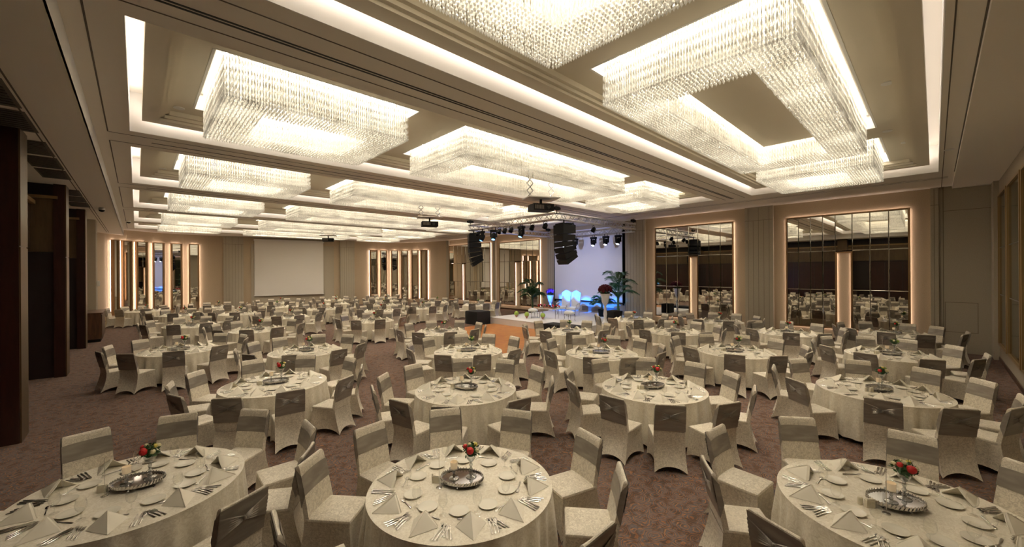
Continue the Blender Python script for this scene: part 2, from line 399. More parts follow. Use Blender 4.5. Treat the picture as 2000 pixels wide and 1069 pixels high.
# ------------------------------------------------------------------ wall mirrors
def wall_mirror(y0, y1, z0, z1, notch, cols, lab, seams=(2.08, 3.65)):
    "mirror of bevelled panes on the X=XM wall with hidden light strips round its frame"
    o = empty('wall_mirror', (XM - .12, y0, z0)); L = y1 - y0; H = z1 - z0
    fr = mb('gold_frame', False); t = .05
    fr.box(-.03, .06, -t, 0, -t, H + t).box(-.03, .06, L, L + t, -t, H + t).box(-.03, .06, 0, L, H, H + t)
    fr.box(-.03, .06, 0, notch[0] - y0, -t, 0).box(-.03, .06, notch[1] - y0, L, -t, 0)
    na, nb, nz = notch[0] - y0, notch[1] - y0, 3.55 - z0
    fr.box(-.03, .06, na - t, na, -t, nz + t).box(-.03, .06, nb, nb + t, -t, nz + t).box(-.03, .06, na, nb, nz, nz + t)
    fr.obj('frame', o)
    gl = mb('mirror_glass', False); ga = .012
    zs = [0] + [s - z0 for s in seams] + [H]
    segs = []
    nl = max(1, round((na - t) / (L / cols))); nr = max(1, round((L - nb - t) / (L / cols)))
    segs += [((na - t) * k / nl, (na - t) * (k + 1) / nl, 1) for k in range(nl)]
    segs.append((na - t, nb + t, 0))
    segs += [(nb + t + (L - nb - t) * k / nr, nb + t + (L - nb - t) * (k + 1) / nr, 1) for k in range(nr)]
    for a, b, full in segs:
        for j in range(3):
            za, zb = zs[j], zs[j + 1]
            if not full:
                if j < 2: continue
            # bevelled pane: raised centre, sloping rim
            e = .018; tlt = random.uniform(-.002, .002)
            xo, xi = 0.012, 0.0
            P = [(xo, a + .002, za + .002), (xo, b - .002, za + .002), (xo, b - .002, zb - .002), (xo, a + .002, zb - .002)]
            Q = [(xi + tlt, a + e, za + e), (xi - tlt, b - e, za + e), (xi - tlt, b - e, zb - e), (xi + tlt, a + e, zb - e)]
            gl.add(P + Q, [(4, 7, 6, 5), (0, 4, 5, 1), (1, 5, 6, 2), (2, 6, 7, 3), (3, 7, 4, 0)])
    gl.mat('black', False).box(.02, .04, 0, na - t, 0, H).box(.02, .04, nb + t, L, 0, H).box(.02, .04, na - t, nb + t, nz + t, H)
    gl.obj('glass', o, ang=None)
    le = mb('mirror_led', False)
    le.box(.07, .1, -.02, -.005, 0, H).box(.07, .1, L + .005, L + .02, 0, H).box(.07, .1, 0, L, H + .005, H + .02).box(.07, .1, 0, na, -.02, -.005).box(.07, .1, nb, L, -.02, -.005)
    le.box(.075, .095, na - .04, na - .025, 0, nz).box(.075, .095, nb + .025, nb + .04, 0, nz)
    le.obj('light_strip', o)
    return tag(o, lab, 'mirror', 'large mirrors on the beige wall')
wall_mirror(.65, 4.37, .55, 5.08, (2.27, 2.69), 8, 'large panelled wall mirror beside the plain grey panel, next to the gold framed curtain wall')
wall_mirror(6.55, 10.36, .5, 5.15, (8.19, 8.54), 7, 'large panelled wall mirror between the stage palm and the grooved pilaster')
wall_mirror(18.97, 23.13, .42, 5.1, (20.86, 21.4), 7, 'tall wall mirror behind the palm, just beyond the stage')
wall_mirror(24.3, 29.92, .5, 5.2, (27.55, 27.99), 8, 'tall wall mirror farthest from the curtain wall, before the curved corner')

def strip_mirror(p, q, z0, z1, lab, grp):
    dx, dy = q[0] - p[0], q[1] - p[1]; L = hypot(dx, dy)
    o = empty('strip_mirror', (p[0], p[1], z0), atan2(dy, dx)); H = z1 - z0     # local x along wall, -y into the room
    mb('gold_frame', False).box(0, .09, -.26, -.1, 0, H).box(L - .09, L, -.26, -.1, 0, H).box(.09, L - .09, -.26, -.1, H - .06, H).box(.09, L - .09, -.26, -.1, 0, .06).obj('frame', o)
    mb('mirror_glass', False).box(.09, L - .09, -.2, -.15, .06, H - .06).obj('glass', o)
    mb('mirror_led', False).box(.015, .03, -.095, -.05, .05, H - .05).box(L - .03, L - .015, -.095, -.05, .05, H - .05).box(.1, L - .1, -.095, -.06, H - .03, H - .015).obj('light_strip', o)
    return tag(o, lab, 'mirror', grp)
def onray(px):
    "where the sight line of image column px crosses the far wall polyline"
    a = (px - 1000) / FPX; d = (sin(YAW) + a * cos(YAW), cos(YAW) - a * sin(YAW))
    for p, q in zip(ARC, ARC[1:]):
        ex, ey = q[0] - p[0], q[1] - p[1]; det = d[0] * -ey + ex * d[1]
        if abs(det) < 1e-9: continue
        t = (p[0] * -ey + ex * p[1]) / det; u = (d[0] * p[1] - d[1] * p[0]) / det
        if 0 <= u <= 1 and t > 0: return (d[0] * t, d[1] * t)
ordn = ['first', 'second', 'third', 'fourth', 'fifth', 'sixth', 'seventh', 'eighth', 'ninth', 'tenth']
for k, (a, b) in enumerate(((213, 226), (233, 252), (261.5, 284), (295.5, 318.5), (331.6, 354), (368.4, 389))):
    p, q = onray(a), onray(b); strip_mirror(p, q, .3, 5.05, ordn[k] + ' narrow gold framed mirror from the timber wall, curved corner', 'strip mirrors by the timber wall')
for k, (a, b) in enumerate(((720.5, 735), (742, 755.5), (763.5, 777), (785, 799), (806, 819.5), (825, 837.5))):
    p, q = onray(a), onray(b); strip_mirror(p, q, .3, 5.0, ordn[k] + ' narrow gold framed mirror from the screen, far corner', 'strip mirrors past the screen')

# ------------------------------------------------------------------ chandeliers
def strand_points(w, d, band):
    P = []; s = .056; ny = int(d / s); nx = int(w / s)
    for i in range(nx + 1):
        for j in range(ny + 1):
            x = w * i / nx; y = d * j / ny
            if band < x < w - band and band < y < d - band: continue
            P.append((x + random.uniform(-.008, .008), y + random.uniform(-.008, .008)))
    n = int(w / .04)
    for k in range(n):
        for y in (-.03, d + .03): P.append((w * k / n, y))
    n = int(d / .04)
    for k in range(n):
        for x in (-.03, w + .03): P.append((x, d * k / n))
    return P
def chandelier_mesh(w, d, band=.75, H=.86):
    m = mb('crystal', False)
    for x, y in strand_points(w, d, band):
        ph = .035 * sin(x * 2.1 + y * 1.3); a = random.uniform(0, 1)
        zs = [H, H * .8 + ph, H * .62 + ph, H * .46 + ph, H * .3 + ph * .7, H * .16 + ph * .3, .06]
        # slim four sided drops linked in a chain
        for i in range(6):
            z1, z0 = zs[i], zs[i + 1]; zm = z0 + (z1 - z0) * .35; rr = .0075 + .0012 * i
            m.add([(x, y, z1)] + [(x + rr * cos(a + pi / 2 * k), y + rr * sin(a + pi / 2 * k), zm) for k in range(4)] + [(x, y, z0)],
                  [(0, 1, 2), (0, 2, 3), (0, 3, 4), (0, 4, 1), (5, 2, 1), (5, 3, 2), (5, 4, 3), (5, 1, 4)])
        rr = .018
        m.add([(x, y, .07)] + [(x + rr * cos(a + pi / 2 * k), y + rr * sin(a + pi / 2 * k), .035) for k in range(4)] + [(x, y, 0)],
              [(0, 1, 2), (0, 2, 3), (0, 3, 4), (0, 4, 1), (5, 2, 1), (5, 3, 2), (5, 4, 3), (5, 1, 4)])
    return m
def make_chandelier(w, d, band, core):
    o = empty('crystal_chandelier')
    c = chandelier_mesh(w, d, band).obj('crystal_strands', o, ang=None); c['kind'] = 'stuff'
    p = mb('led_panel', False)
    for q in ((.02, w - .02, .02, .1), (.02, w - .02, d - .1, d - .02), (.02, .1, .1, d - .1), (w - .1, w - .02, .1, d - .1)): p.box(*q, .885, .895)
    e, f = band - .1, band - .02
    for q in ((e, w - e, e, f), (e, w - e, d - f, d - e), (e, f, f, d - f), (w - f, w - e, f, d - f)): p.box(*q, .885, .895)
    p.obj('light_strip', o)
    b = mb('fascia_white', False).box(-.06, w + .06, -.06, d + .06, .9, .94); b.obj('mounting_plate', o)
    k = mb('tray_paint', False).box(band + .1, w - band - .1, band + .06, d - band - .06, .45 if core else .8, .88).mat('groove', False)
    k.box(band + .5, band + 1.2, band + .2, band + .205, (.445 if core else .795), (.45 if core else .8))
    k.obj('core_panel', o)
    return o
big = make_chandelier(6.75, 2.54, .62, 1); small = make_chandelier(3.0, 2.54, .6, 0)
big6 = make_chandelier(6.75, 1.7, .45, 0); small6 = make_chandelier(3.0, 1.7, .45, 0)
rown = ['first', 'second', 'third', 'fourth', 'fifth', 'sixth']
for ri, (a, b) in enumerate(ROWS):
    yc = (a + b) / 2; hd = 1.27 if ri < 5 else .85
    for ci, (x0, x1) in enumerate(RING):
        pr = (big if ci == 1 else small) if ri < 5 else (big6 if ci == 1 else small6)
        lab = ('small square', 'long rectangular', 'small square')[ci] + ' crystal chandelier, ' + rown[ri] + ' ceiling bay from curtain wall, ' + ('timber wall end', 'middle', 'mirror wall end')[ci]
        if ri == 0 and ci == 0: continue          # outside the frame, overhead behind the camera line
        inst(pr, (x0, yc - hd, 5.54), 0, lab, 'chandelier', 'crystal chandeliers')
# the nearest bay has its small ring just in view at the top edge
inst(small, (RING[0][0] + .0, .9, 5.54), 0, 'square crystal chandelier overhead, cut by the top of the photo', 'chandelier', 'crystal chandeliers')

# ------------------------------------------------------------------ ceiling bits
def disc(x, y, z, r, label, kind='ceiling_speaker', cat='ceiling speaker'):
    o = mb('fascia_white').lathe([(r, 0), (r, .012), (r * .8, .014)], 20).obj(kind); o.location = (x, y, z - .014)
    return tag(o, label, cat, 'small round ceiling fittings')
for k, (x, y, z) in enumerate(((12.9, .75, 6.15), (9.6, .55, 6.15), (14.4, .5, 6.15), (.62, 10.2, 6.15), (.6, 16.4, 6.15), (17.9, 2.0, 5.75), (14.2, -.25, 5.75))):
    disc(x, y, z, .09, 'small round ceiling disc, ' + ('second bay panel beside long ring', 'nearest long ring side', 'by mirror wall end', 'timber end of second bay', 'timber end of third bay', 'plain strip near mirror wall', 'strip along curtain wall')[k])
def dome_cam(x, y, z, lab):
    o = empty('dome_camera', (x, y, z)); mb('white_paint').lathe([(.07, 0), (.09, -.03), (.09, -.1)], 18).obj('housing', o)
    mb('black').ball((0, 0, -.1), .085, 14, 8, .8).obj('dome', o); return tag(o, lab, 'security camera')
dome_cam(-.95, 21.6, 5.4, 'white dome camera hanging under the timber wall soffit'); dome_cam(-.3, 29.5, 5.75, 'dark dome camera on the ceiling by the coffers')
for gi, (y0, n) in enumerate(((8.2, 2), (11.6, 3), (17.6, 3))):
    for k in range(n):
        o = empty('air_grille', (-1.75, y0 + k * 1.45, 5.385))
        mb('groove', False).box(0, .5, 0, 1.25, 0, .012).obj('frame', o)
        s_ = mb('grille', False)
        for j in range(9): s_.box(.04, .46, .05 + j * .13, .13 + j * .13, -.012, 0)
        s_.obj('slats', o); tag(o, ordn[k] + ' dark air grille of the ' + ordn[gi] + ' soffit group by the timber columns', 'air vent', 'soffit air grilles')

# ------------------------------------------------------------------ projection screens
o = empty('projection_screen', (6.75, 36.95, 0), atan2(-.85, 5.1))
mb('screen_white', False).box(.04, 5.03, -.03, 0, 1.12, 5.45).obj('fabric', o); mb('white_paint', False).box(0, 5.07, -.06, .02, 5.45, 5.6).obj('casing', o)
mb('white_paint', False).box(0, 5.07, -.045, .01, 1.07, 1.12).obj('bottom_bar', o)
tag(o, 'wide white projection screen lowered on the far grey wall', 'screen')
o = empty('stage_screen', (XM - .22, 12.3, 0))
mb('stage_screen', False).box(0, .03, .05, 5.15, 1.06, 5.5).obj('fabric', o)
mb('black', False).box(-.01, .218, 0, .05, .9, 5.6).box(-.01, .218, 5.15, 5.2, .9, 5.6).box(-.01, .05, .05, 5.15, 1.0, 1.06).obj('border', o)
tag(o, 'tall pale screen with black side border behind the stage', 'screen')
mm = mb('wall_grey', False).box(XM - .1, XM - .02, 12.25, 17.55, .36, 1.0).mat('groove', False).box(XM - .115, XM - .1, 12.6, 15.3, .42, .7)
trim(mm)

# ------------------------------------------------------------------ stage
tag(mb('parquet', False).box(9.3, 14.35, 10.25, 16.7, 0, .03).mat('aluminium', False).box(9.24, 9.3, 10.2, 16.75, 0, .02).box(9.3, 14.35, 10.19, 10.25, 0, .02).obj('dance_floor'), 'orange parquet dance floor in front of the stage', 'dance floor')
o = empty('stage_platform', (14.37, 10.9, 0))
mb('stage_white', False).box(0, 6.08, 0, 6.2, .31, .35).obj('deck', o)
sk = mb('stage_white')
P = []
for z in (0.005, .31):
    row = []
    for k in range(121):
        t = k / 120 * (6.2 + 6.0); bulge = (.035 * sin(k * 1.3) + .02 * sin(k * .47)) * (1 - z / .31)
        if t < 6.0: row.append((6.0 - t, -.02 - abs(bulge), z))
        else: row.append((-.02 - abs(bulge), t - 6.0, z))
    P.append(row)
sk.grid(P).obj('skirt', o)
tag(o, 'low white carpeted stage with a white cloth skirt', 'stage')

def black_box(x0, y0, x1, y1, h, z, lab):
    o = empty('speaker_box', (x0, y0, z)); w, d = x1 - x0, y1 - y0
    m = mb('black_cloth')
    e = .03
    prof = [(0, 0), (0, .9), (.015, .98), (.05, 1)]
    rs = []
    for ins, zz in prof: rs.append([(ins, ins, zz * h), (w - ins, ins, zz * h), (w - ins, d - ins, zz * h), (ins, d - ins, zz * h)])
    m.rings(rs).obj('cover', o, ang=25); tag(o, lab, 'speaker'); return o
black_box(13.35, 16.95, 14.3, 18.0, .72, 0, 'large black cloth covered subwoofer cube beside the dance floor')
black_box(13.55, 10.3, 14.3, 12.35, .5, 0, 'long low black covered box against the stage front')
black_box(17.2, 10.9, 17.8, 11.35, .55, .35, 'black floor monitor behind the white pedestal')

def armchair(x, y, rz, lab):
    o = empty('throne_armchair', (x, y, .353), rz)
    m = mb('white_leather'); P = []
    for side, oy in ((0, 0), (1, -.07)):
        rows = []
        for j in range(11):
            t = j / 10; z = .42 + t * .9; yy = -.28 - .12 * t + oy; w = .27 + .03 * t
            row = []
            for k in range(9):
                u = k / 8 * 2 - 1; top = (0 if t < .9 else .06 * (1 - abs(u)) + .04 * cos(u * pi * 1.0))
                row.append((u * w, yy + .03 * (1 - u * u) * (1 if side == 0 else -1), z + top))
            rows.append(row)
        P.append(rows)
    m.grid(P[0]).grid(P[1])
    for a_, b_ in ((0, 0), (8, 8)): m.grid([[P[0][j][a_] for j in range(11)], [P[1][j][b_] for j in range(11)]])
    m.grid([P[0][10], P[1][10]]); m.obj('backrest', o)
    rs = []
    for ins, z in ((.02, .34), (0, .38), (0, .44), (.03, .48), (.1, .5)): rs.append([(-.28 + ins, -.27 + ins, z), (.28 - ins, -.27 + ins, z), (.28 - ins, .27 - ins, z), (-.28 + ins, .27 - ins, z)])
    mb('white_leather').rings(rs).obj('seat', o)
    for sx in (-1, 1):
        mb('white_leather').tube([(sx * .3, -.28, .7), (sx * .33, -.05, .68), (sx * .33, .16, .66), (sx * .31, .22, .6)], .035, 8).obj('armrest', o)
        mb('silver').tube([(sx * .31, .2, .6), (sx * .3, .16, .48)], .02, 6).obj('arm_post', o)
    for sx in (-1, 1):
        for sy in (-1, 1): mb('silver').tube([(sx * .25, sy * .23, .36), (sx * .28, sy * .26, .24), (sx * .25, sy * .24, .08), (sx * .27, sy * .27, .0)], .028, 8, .015).obj('leg', o)
    return tag(o, lab, 'armchair', 'white high backed armchairs on the stage')
armchair(18.2, 14.95, R(100), 'white high backed armchair on the stage nearer the palm'); armchair(18.15, 14.2, R(100), 'white high backed armchair on the stage nearer the pedestal')
def stool(x, y, rz, lab):
    o = empty('padded_stool', (x, y, .353), rz)
    rs = []
    for ins, z in ((.03, .34), (0, .37), (0, .42), (.04, .47), (.12, .5), (.2, .51)):
        rs.append([(cos(2 * pi * k / 16) * (.38 - ins), sin(2 * pi * k / 16) * (.26 - ins), z) for k in range(16)])
    mb('white_leather').rings(rs).obj('seat', o)
    for sx in (-1, 1):
        for sy in (-1, 1): mb('silver').tube([(sx * .26, sy * .15, .36), (sx * .31, sy * .18, .24), (sx * .28, sy * .17, .08), (sx * .31, sy * .2, 0)], .025, 8, .014).obj('leg', o)
    return tag(o, lab, 'stool', 'padded stools on the stage')
stool(15.9, 15.2, R(60), 'white padded stool near the palm end of the stage'); stool(16.2, 12.9, R(60), 'white padded stool in front of the armchairs')
# flower bench
def flower_heads(m_list, pts, r):
    for i, p in enumerate(pts): m_list[i % len(m_list)].ball(p, r * random.uniform(.8, 1.15), 7, 4)
o = empty('flower_table', (16.2, 14.3, .35), R(100))
mb('white_paint').box(-.55, .55, -.2, .2, .5, .54).obj('table_top', o)
for sx in (-1, 1):
    for sy in (-1, 1): mb('silver').tube([(sx * .48, sy * .15, .5), (sx * .5, sy * .16, .2), (sx * .48, sy * .16, 0)], .02, 6).obj('leg', o)
tag(o, 'small white coffee table among the stools on the stage', 'table')
o = empty('flower_garland', (16.2, 14.3, .895), R(100))
fo = mb('leaf')
for k in range(90):
    x = random.uniform(-.62, .62); y = random.uniform(-.16, .16); a = random.uniform(0, 6.28); h = random.uniform(.02, .12)
    fo.add([(x, y, h), (x + .07 * cos(a), y + .07 * sin(a), h + .03), (x + .05 * cos(a + .9), y + .05 * sin(a + .9), h - .02)], [(0, 1, 2)])
mb('basket').box(-.3, .3, -.1, .1, -.005, .08).obj('basket', o)
fo.obj('foliage', o, ang=None)
for k in range(14):
    mb(('pink_flower', 'rose_red', 'dark_red_flower')[k % 3]).ball((-.6 + k * .092, random.uniform(-.1, .1), random.uniform(.1, .18)), .055, 8, 5).obj('flower', o)
tag(o, 'long low arrangement of pink and red flowers on the stage table', 'flowers')
for k, (x, y) in enumerate(((15.3, 15.9), (15.35, 15.15), (15.6, 14.2))):
    o = empty('flower_ball', (x, y, .35)); mb('basket').lathe([(.03, 0), (.07, .08), (.11, .16)], 10).obj('cone_basket', o)
    b_ = mb('rose_lime').ball((0, 0, .22), .13, 12, 8); b_.obj('blossom_ball', o)
    tag(o, ordn[k] + ' green flower ball from the subwoofer along the stage front', 'flowers', 'green flower balls on the stage')
def urn(x, y, zt, tall, lab):
    o = empty('pedestal_urn', (x, y, .35))
    if tall: prof = [(.16, 0), (.16, .04), (.1, .1), (.06, .25), (.09, .45), (.06, .7), (.05, .85), (.1, .9), (.16, 1.05), (.17, 1.2), (.24, 1.4), (.25, 1.44), (.2, 1.44), (.1, 1.3)]
    else: prof = [(.14, 0), (.14, .04), (.06, .1), (.07, .3), (.05, .5), (.14, .62), (.16, .75), (.22, .95), (.23, 1.0), (.18, 1.0), (.08, .9)]
    mb('urn_white').lathe(prof, 20).obj('urn_body', o); return tag(o, lab, 'urn')
urn(16.55, 10.98, 0, True, 'tall white pedestal urn on the stage holding dark red flowers')
urn(19.4, 17.0, 0, False, 'white urn with purple flowers near the palm')
def bouquet(x, y, z, r, mt, n, lab):
    o = empty('flower_bouquet', (x, y, z)); fl = mb('leaf')
    for k in range(60):
        a = random.uniform(0, 6.28); q = random.uniform(.3, 1) * r * .8; h = random.uniform(-.05, .1)
        fl.add([(0, 0, -.05), (q * cos(a), q * sin(a), h), (q * cos(a + .3), q * sin(a + .3), h + .04)], [(0, 1, 2)])
    fl.obj('foliage', o, ang=None)
    for k in range(n):
        a = k * 2.4; t = (k + .5) / n; q = r * math.sqrt(t) * .85; h = r * 1.0 * math.sqrt(max(0, 1 - t * .8))
        mb(mt).ball((q * cos(a), q * sin(a), h), r * .24, 7, 4, 1.4).obj('flower', o)
    return tag(o, lab, 'flowers')
bouquet(16.55, 10.98, 1.78, .36, 'dark_red_flower', 26, 'full dark red flower bouquet on the tall pedestal urn')
bouquet(19.4, 17.0, 1.42, .3, 'purple_flower', 18, 'purple orchid bouquet in the white urn')
def palm(x, y, z, h, n, lab, spread=1.0):
    o = empty('potted_palm', (x, y, z)); mb('black').lathe([(.17, 0), (.24, .4), (.22, .4), (.2, .36)], 16).obj('pot', o)
    st = mb('stem_green'); lf = mb('palm_leaf')
    for k in range(n):
        a = k * 2.39996; hh = h * random.uniform(.45, .95); L = random.uniform(.7, 1.2) * spread
        pts = []
        for j in range(11):
            t = j / 10; rr = .05 + L * max(0, t - .35) ** 1.3 * 1.6; zz = .35 + hh * (1 - (1 - min(1, t / .75)) ** 1.6) - max(0, t - .7) ** 2 * 2.6 * L
            pts.append(Vector((rr * cos(a), rr * sin(a), zz)))
        st.tube(pts, .014, 5, .004)
        for j in range(32):
            t = .42 + .58 * j / 31; i0 = min(9, int(t * 10)); p = pts[i0].lerp(pts[i0 + 1], t * 10 - i0); d = (pts[i0 + 1] - pts[i0]).normalized()
            for sd in (-1, 1):
                u = d.cross(Vector((0, 0, 1))).normalized() * sd; ll = .4 * sin(pi * (.12 + .85 * (j / 31))) + .04
                tip = p + u * ll * .8 + d * ll * .6 + Vector((0, 0, -ll * .35)); w_ = d * .011
                lf.add([p - w_, p + w_, (p + tip) * .5 + w_ * 1.3 + Vector((0, 0, .015)), tip], [(0, 1, 2), (0, 2, 3)])
    st.obj('stems', o)['kind'] = 'stuff'; lf.obj('fronds', o, ang=None)['kind'] = 'stuff'
    return tag(o, lab, 'palm')
palm(18.7, 11.6, .353, 2.4, 15, 'tall potted palm on the stage beside the pale screen', .95)
palm(19.1, 18.3, 0, 2.2, 16, 'bushy potted palm standing before the wall mirror past the stage')
palm(18.9, 12.75, .353, 1.1, 12, 'small potted palm beside the black floor monitor', .7)

# ------------------------------------------------------------------ lighting truss and what hangs from it
TX0, TX1, TY0, TY1, TZ = 13.3, 19.7, 11.25, 17.42, 5.45
o = empty('lighting_truss', (TX0, TY0, 5.15))
def truss_seg(p, q, w=.28):
    m = mb('aluminium'); p, q = Vector(p), Vector(q); d = (q - p); L = d.length; d.normalize(); s_ = d.cross(Vector((0, 0, 1))) * w / 2; up = Vector((0, 0, w))
    cs = [s_, -s_, s_ + up, -s_ + up]
    for c in cs: m.tube([p + c, q + c], .028, 6)
    n = int(L / .3)
    for k in range(n):
        a, b = p + d * (L * k / n), p + d * (L * (k + 1) / n)
        for c0, c1 in ((cs[0], cs[2]), (cs[1], cs[3]), (cs[2], cs[3]), (cs[0], cs[1])):
            m.tube([a + (c0 if k % 2 else c1), b + (c1 if k % 2 else c0)], .016, 4)
    return m
W_, D_ = TX1 - TX0, TY1 - TY0
for p, q in (((0, 0, 0), (0, D_, 0)), ((0, 0, 0), (W_, 0, 0)), ((0, D_, 0), (W_, D_, 0)), ((W_, 0, -.12), (W_, D_, -.12))): truss_seg(p, q).obj('truss_beam', o)
tag(o, 'square aluminium lighting truss hung over the stage', 'truss')
for k, (x, y) in enumerate(((TX0, TY0), (TX0, TY1), (TX1, TY0), (TX1, TY1))):
    h = empty('chain_hoist', (x, y, 5.55)); mb('black').box(-.13, .13, -.06, .06, .0, .14).obj('motor', h); mb('black').box(-.2, -.12, -.05, .05, .02, .12).box(.12, .2, -.05, .05, .02, .12).obj('motor_end', h)
    mb('black').tube([(0, 0, -.17), (0, 0, .0)], .02, 6).obj('hook', h); mb('black').tube([(0, 0, .14), (0, 0, .198)], .012, 6).obj('chain', h)
    tag(h, 'black chain hoist on the truss corner ' + ('over the black front box', 'over the subwoofer', 'by the tall stage palm', 'by the far mirror'), 'hoist', 'truss hoists') if False else tag(h, 'black chain hoist on the truss corner ' + ('over the black front box', 'over the subwoofer', 'by the tall stage palm', 'by the far mirror')[k], 'hoist', 'truss hoists')
def line_array(x, y, z, rz, lab):
    o = empty('line_array_speaker', (x, y, z), rz)
    mb('black', False).box(-.3, .3, -.3, .25, -.06, 0).obj('fly_frame', o)
    mb('black').tube([(0, 0, -.02), (0, 0, .17)], .03, 6).obj('hanger', o)
    zz, yy, an = -.07, 0, 0
    for k, (hh, da) in enumerate(((.42, 0), (.3, 3), (.24, 6), (.24, 9), (.24, 11), (.22, 13))):
        an += R(da) * .75; m = mb('black', False); c, s_ = cos(an), sin(an)
        def T(x_, y_, z_): return (x_, yy + y_ * c + z_ * s_, zz - y_ * s_ * .9 * 1 + z_ * c)
        w = .42 if k else .44; dpt = .36
        prof = [(.3, 0), (-dpt, -.03), (-dpt, -hh + .05), (.3, -hh + .01)]
        vs = [T(sx * w * .85, py, pz) for sx in (-1, 1) for py, pz in prof]
        m.add(vs, [(0, 1, 2, 3), (4, 7, 6, 5), (0, 4, 5, 1), (1, 5, 6, 2), (2, 6, 7, 3), (3, 7, 4, 0)])
        m.obj('speaker_cabinet', o, ang=None)
        q = T(0, .3 * 0, -hh); zz, yy = q[2], yy - hh * s_ * .55
    return tag(o, lab, 'speaker', 'hanging line array speakers')
line_array(13.44, 17.3, 4.98, R(60), 'black curved line array hanging above the subwoofer cube'); line_array(13.6, 11.11, 4.98, R(75), 'black curved line array hanging before the pale screen')
def moving_head(kind_lens, name='moving_head_light'):
    o = empty(name)
    mb('black', False).box(-.17, .17, -.11, .11, -.22, -.12).obj('base', o)
    mb('black').tube([(-.09, 0, -.12), (-.09, 0, .0)], .015, 5).tube([(.09, 0, -.12), (.09, 0, 0)], .015, 5).obj('clamp', o)
    mb('black', False).box(-.17, -.13, -.06, .06, -.5, -.22).box(.13, .17, -.06, .06, -.5, -.22).box(-.17, .17, -.06, .06, -.25, -.215).obj('yoke', o)
    a = R(25); h = mb('black')
    rs = [[(r * cos(2 * pi * k / 12), -.0 + (t * sin(a)) + r * sin(2 * pi * k / 12) * cos(a), -.44 - t * cos(a) + r * sin(2 * pi * k / 12) * sin(a)) for k in range(12)] for r, t in ((.07, -.16), (.12, -.1), (.125, .1), (.1, .2))]
    hd = h.rings(rs).obj('head', o)
    rs = [[(r * cos(2 * pi * k / 12), (t * sin(a)) + r * sin(2 * pi * k / 12) * cos(a), -.44 - t * cos(a) + r * sin(2 * pi * k / 12) * sin(a)) for k in range(12)] for r, t in ((.085, .2), (.03, .215))]
    mb(kind_lens).rings(rs).obj('lens', hd)
    return o
def par_can(name='par_can_light'):
    o = empty(name); mb('black').tube([(-.1, 0, -.2), (-.1, 0, -.06), (0, 0, 0), (.1, 0, -.06), (.1, 0, -.2)], .012, 5).obj('yoke', o)
    a = R(35); rs = [[(r * cos(2 * pi * k / 12), t * sin(a) + r * sin(2 * pi * k / 12) * cos(a), -.22 - t * cos(a) + r * sin(2 * pi * k / 12) * sin(a)) for k in range(12)] for r, t in ((.05, -.13), (.1, -.06), (.11, .12), (.085, .12), (.06, .0))]
    mb('black').rings(rs).obj('can', o); return o
mw, mbl, pc = moving_head('lens_white'), moving_head('lens_blue'), par_can()
for k, yy in enumerate((12.1, 12.9, 13.75, 15.1, 15.9)):
    inst(mw, (19.56, yy, 5.01), R(90), ordn[k] + ' moving head from the tall palm on rear truss beam', 'stage light', 'moving heads on the rear truss')
for k, (yy, rz) in enumerate(((16.2, 60), (15.3, 120), (13.3, 80))):
    inst(mbl, (13.16, yy, 5.13), R(rz), ('blue glowing moving head next to the subwoofer array', 'blue glowing moving head second from the subwoofer array', 'large moving head midway along the front truss beam')[k], 'stage light', 'moving heads on the front truss')
for k, (x, yy) in enumerate(((13.16, 16.55), (13.16, 14.85), (13.16, 14.45), (13.16, 14.0), (13.16, 12.6), (13.16, 11.8), (14.6, 11.39), (16.2, 11.39))):
    inst(pc, (x, yy, 5.125), R(100 if k < 6 else 10), ordn[k] + ' black par can on the truss, counting from the subwoofer end', 'stage light', 'par cans on the truss')
# projector lifts
def projector(x, y, drop, lab):
    o = empty('ceiling_projector', (x, y, drop))
    zt = 6.0 - drop
    for sx in (-.35, .35):
        m = mb('aluminium'); n = 4; z0 = .3
        for k in range(n):
            za, zb = z0 + (zt - z0) * k / n, z0 + (zt - z0) * (k + 1) / n
            m.tube([(sx - .1, 0, za), (sx + .1, 0, zb)], .014, 4).tube([(sx + .1, 0, za), (sx - .1, 0, zb)], .014, 4)
        m.obj('scissor_arm', o)
    mb('white_paint', False).box(-.5, .5, -.35, .35, .27, .3).obj('lift_plate', o)
    mb('black', False).box(-.03, .03, -.03, .03, .1, .26).obj('bracket', o)
    bd = mb('black', False).box(-.33, .33, -.25, .25, -.1, .1).mat('groove', False)
    for j in range(6): bd.box(-.28 + j * .05, -.25 + j * .05, -.256, -.25, -.06, .06)
    bd = bd.obj('projector_body', o)
    ln = mb('black').tube([(.14, -.25, 0), (.14, -.32, 0)], .07, 12).mat('clear_glass').tube([(.14, -.32, 0), (.14, -.325, 0)], .05, 12); ln.obj('lens', bd)
    o.rotation_euler = (0, 0, R(-25)); return tag(o, lab, 'projector', 'ceiling projectors on scissor lifts')
projector(9.0, 8.25, 4.82, 'black projector on a scissor lift before the lighting truss'); projector(9.0, 14.6, 4.9, 'black projector on a scissor lift under the third ceiling bay'); projector(9.0, 26.8, 5.0, 'small distant projector lift before the far projection screen')

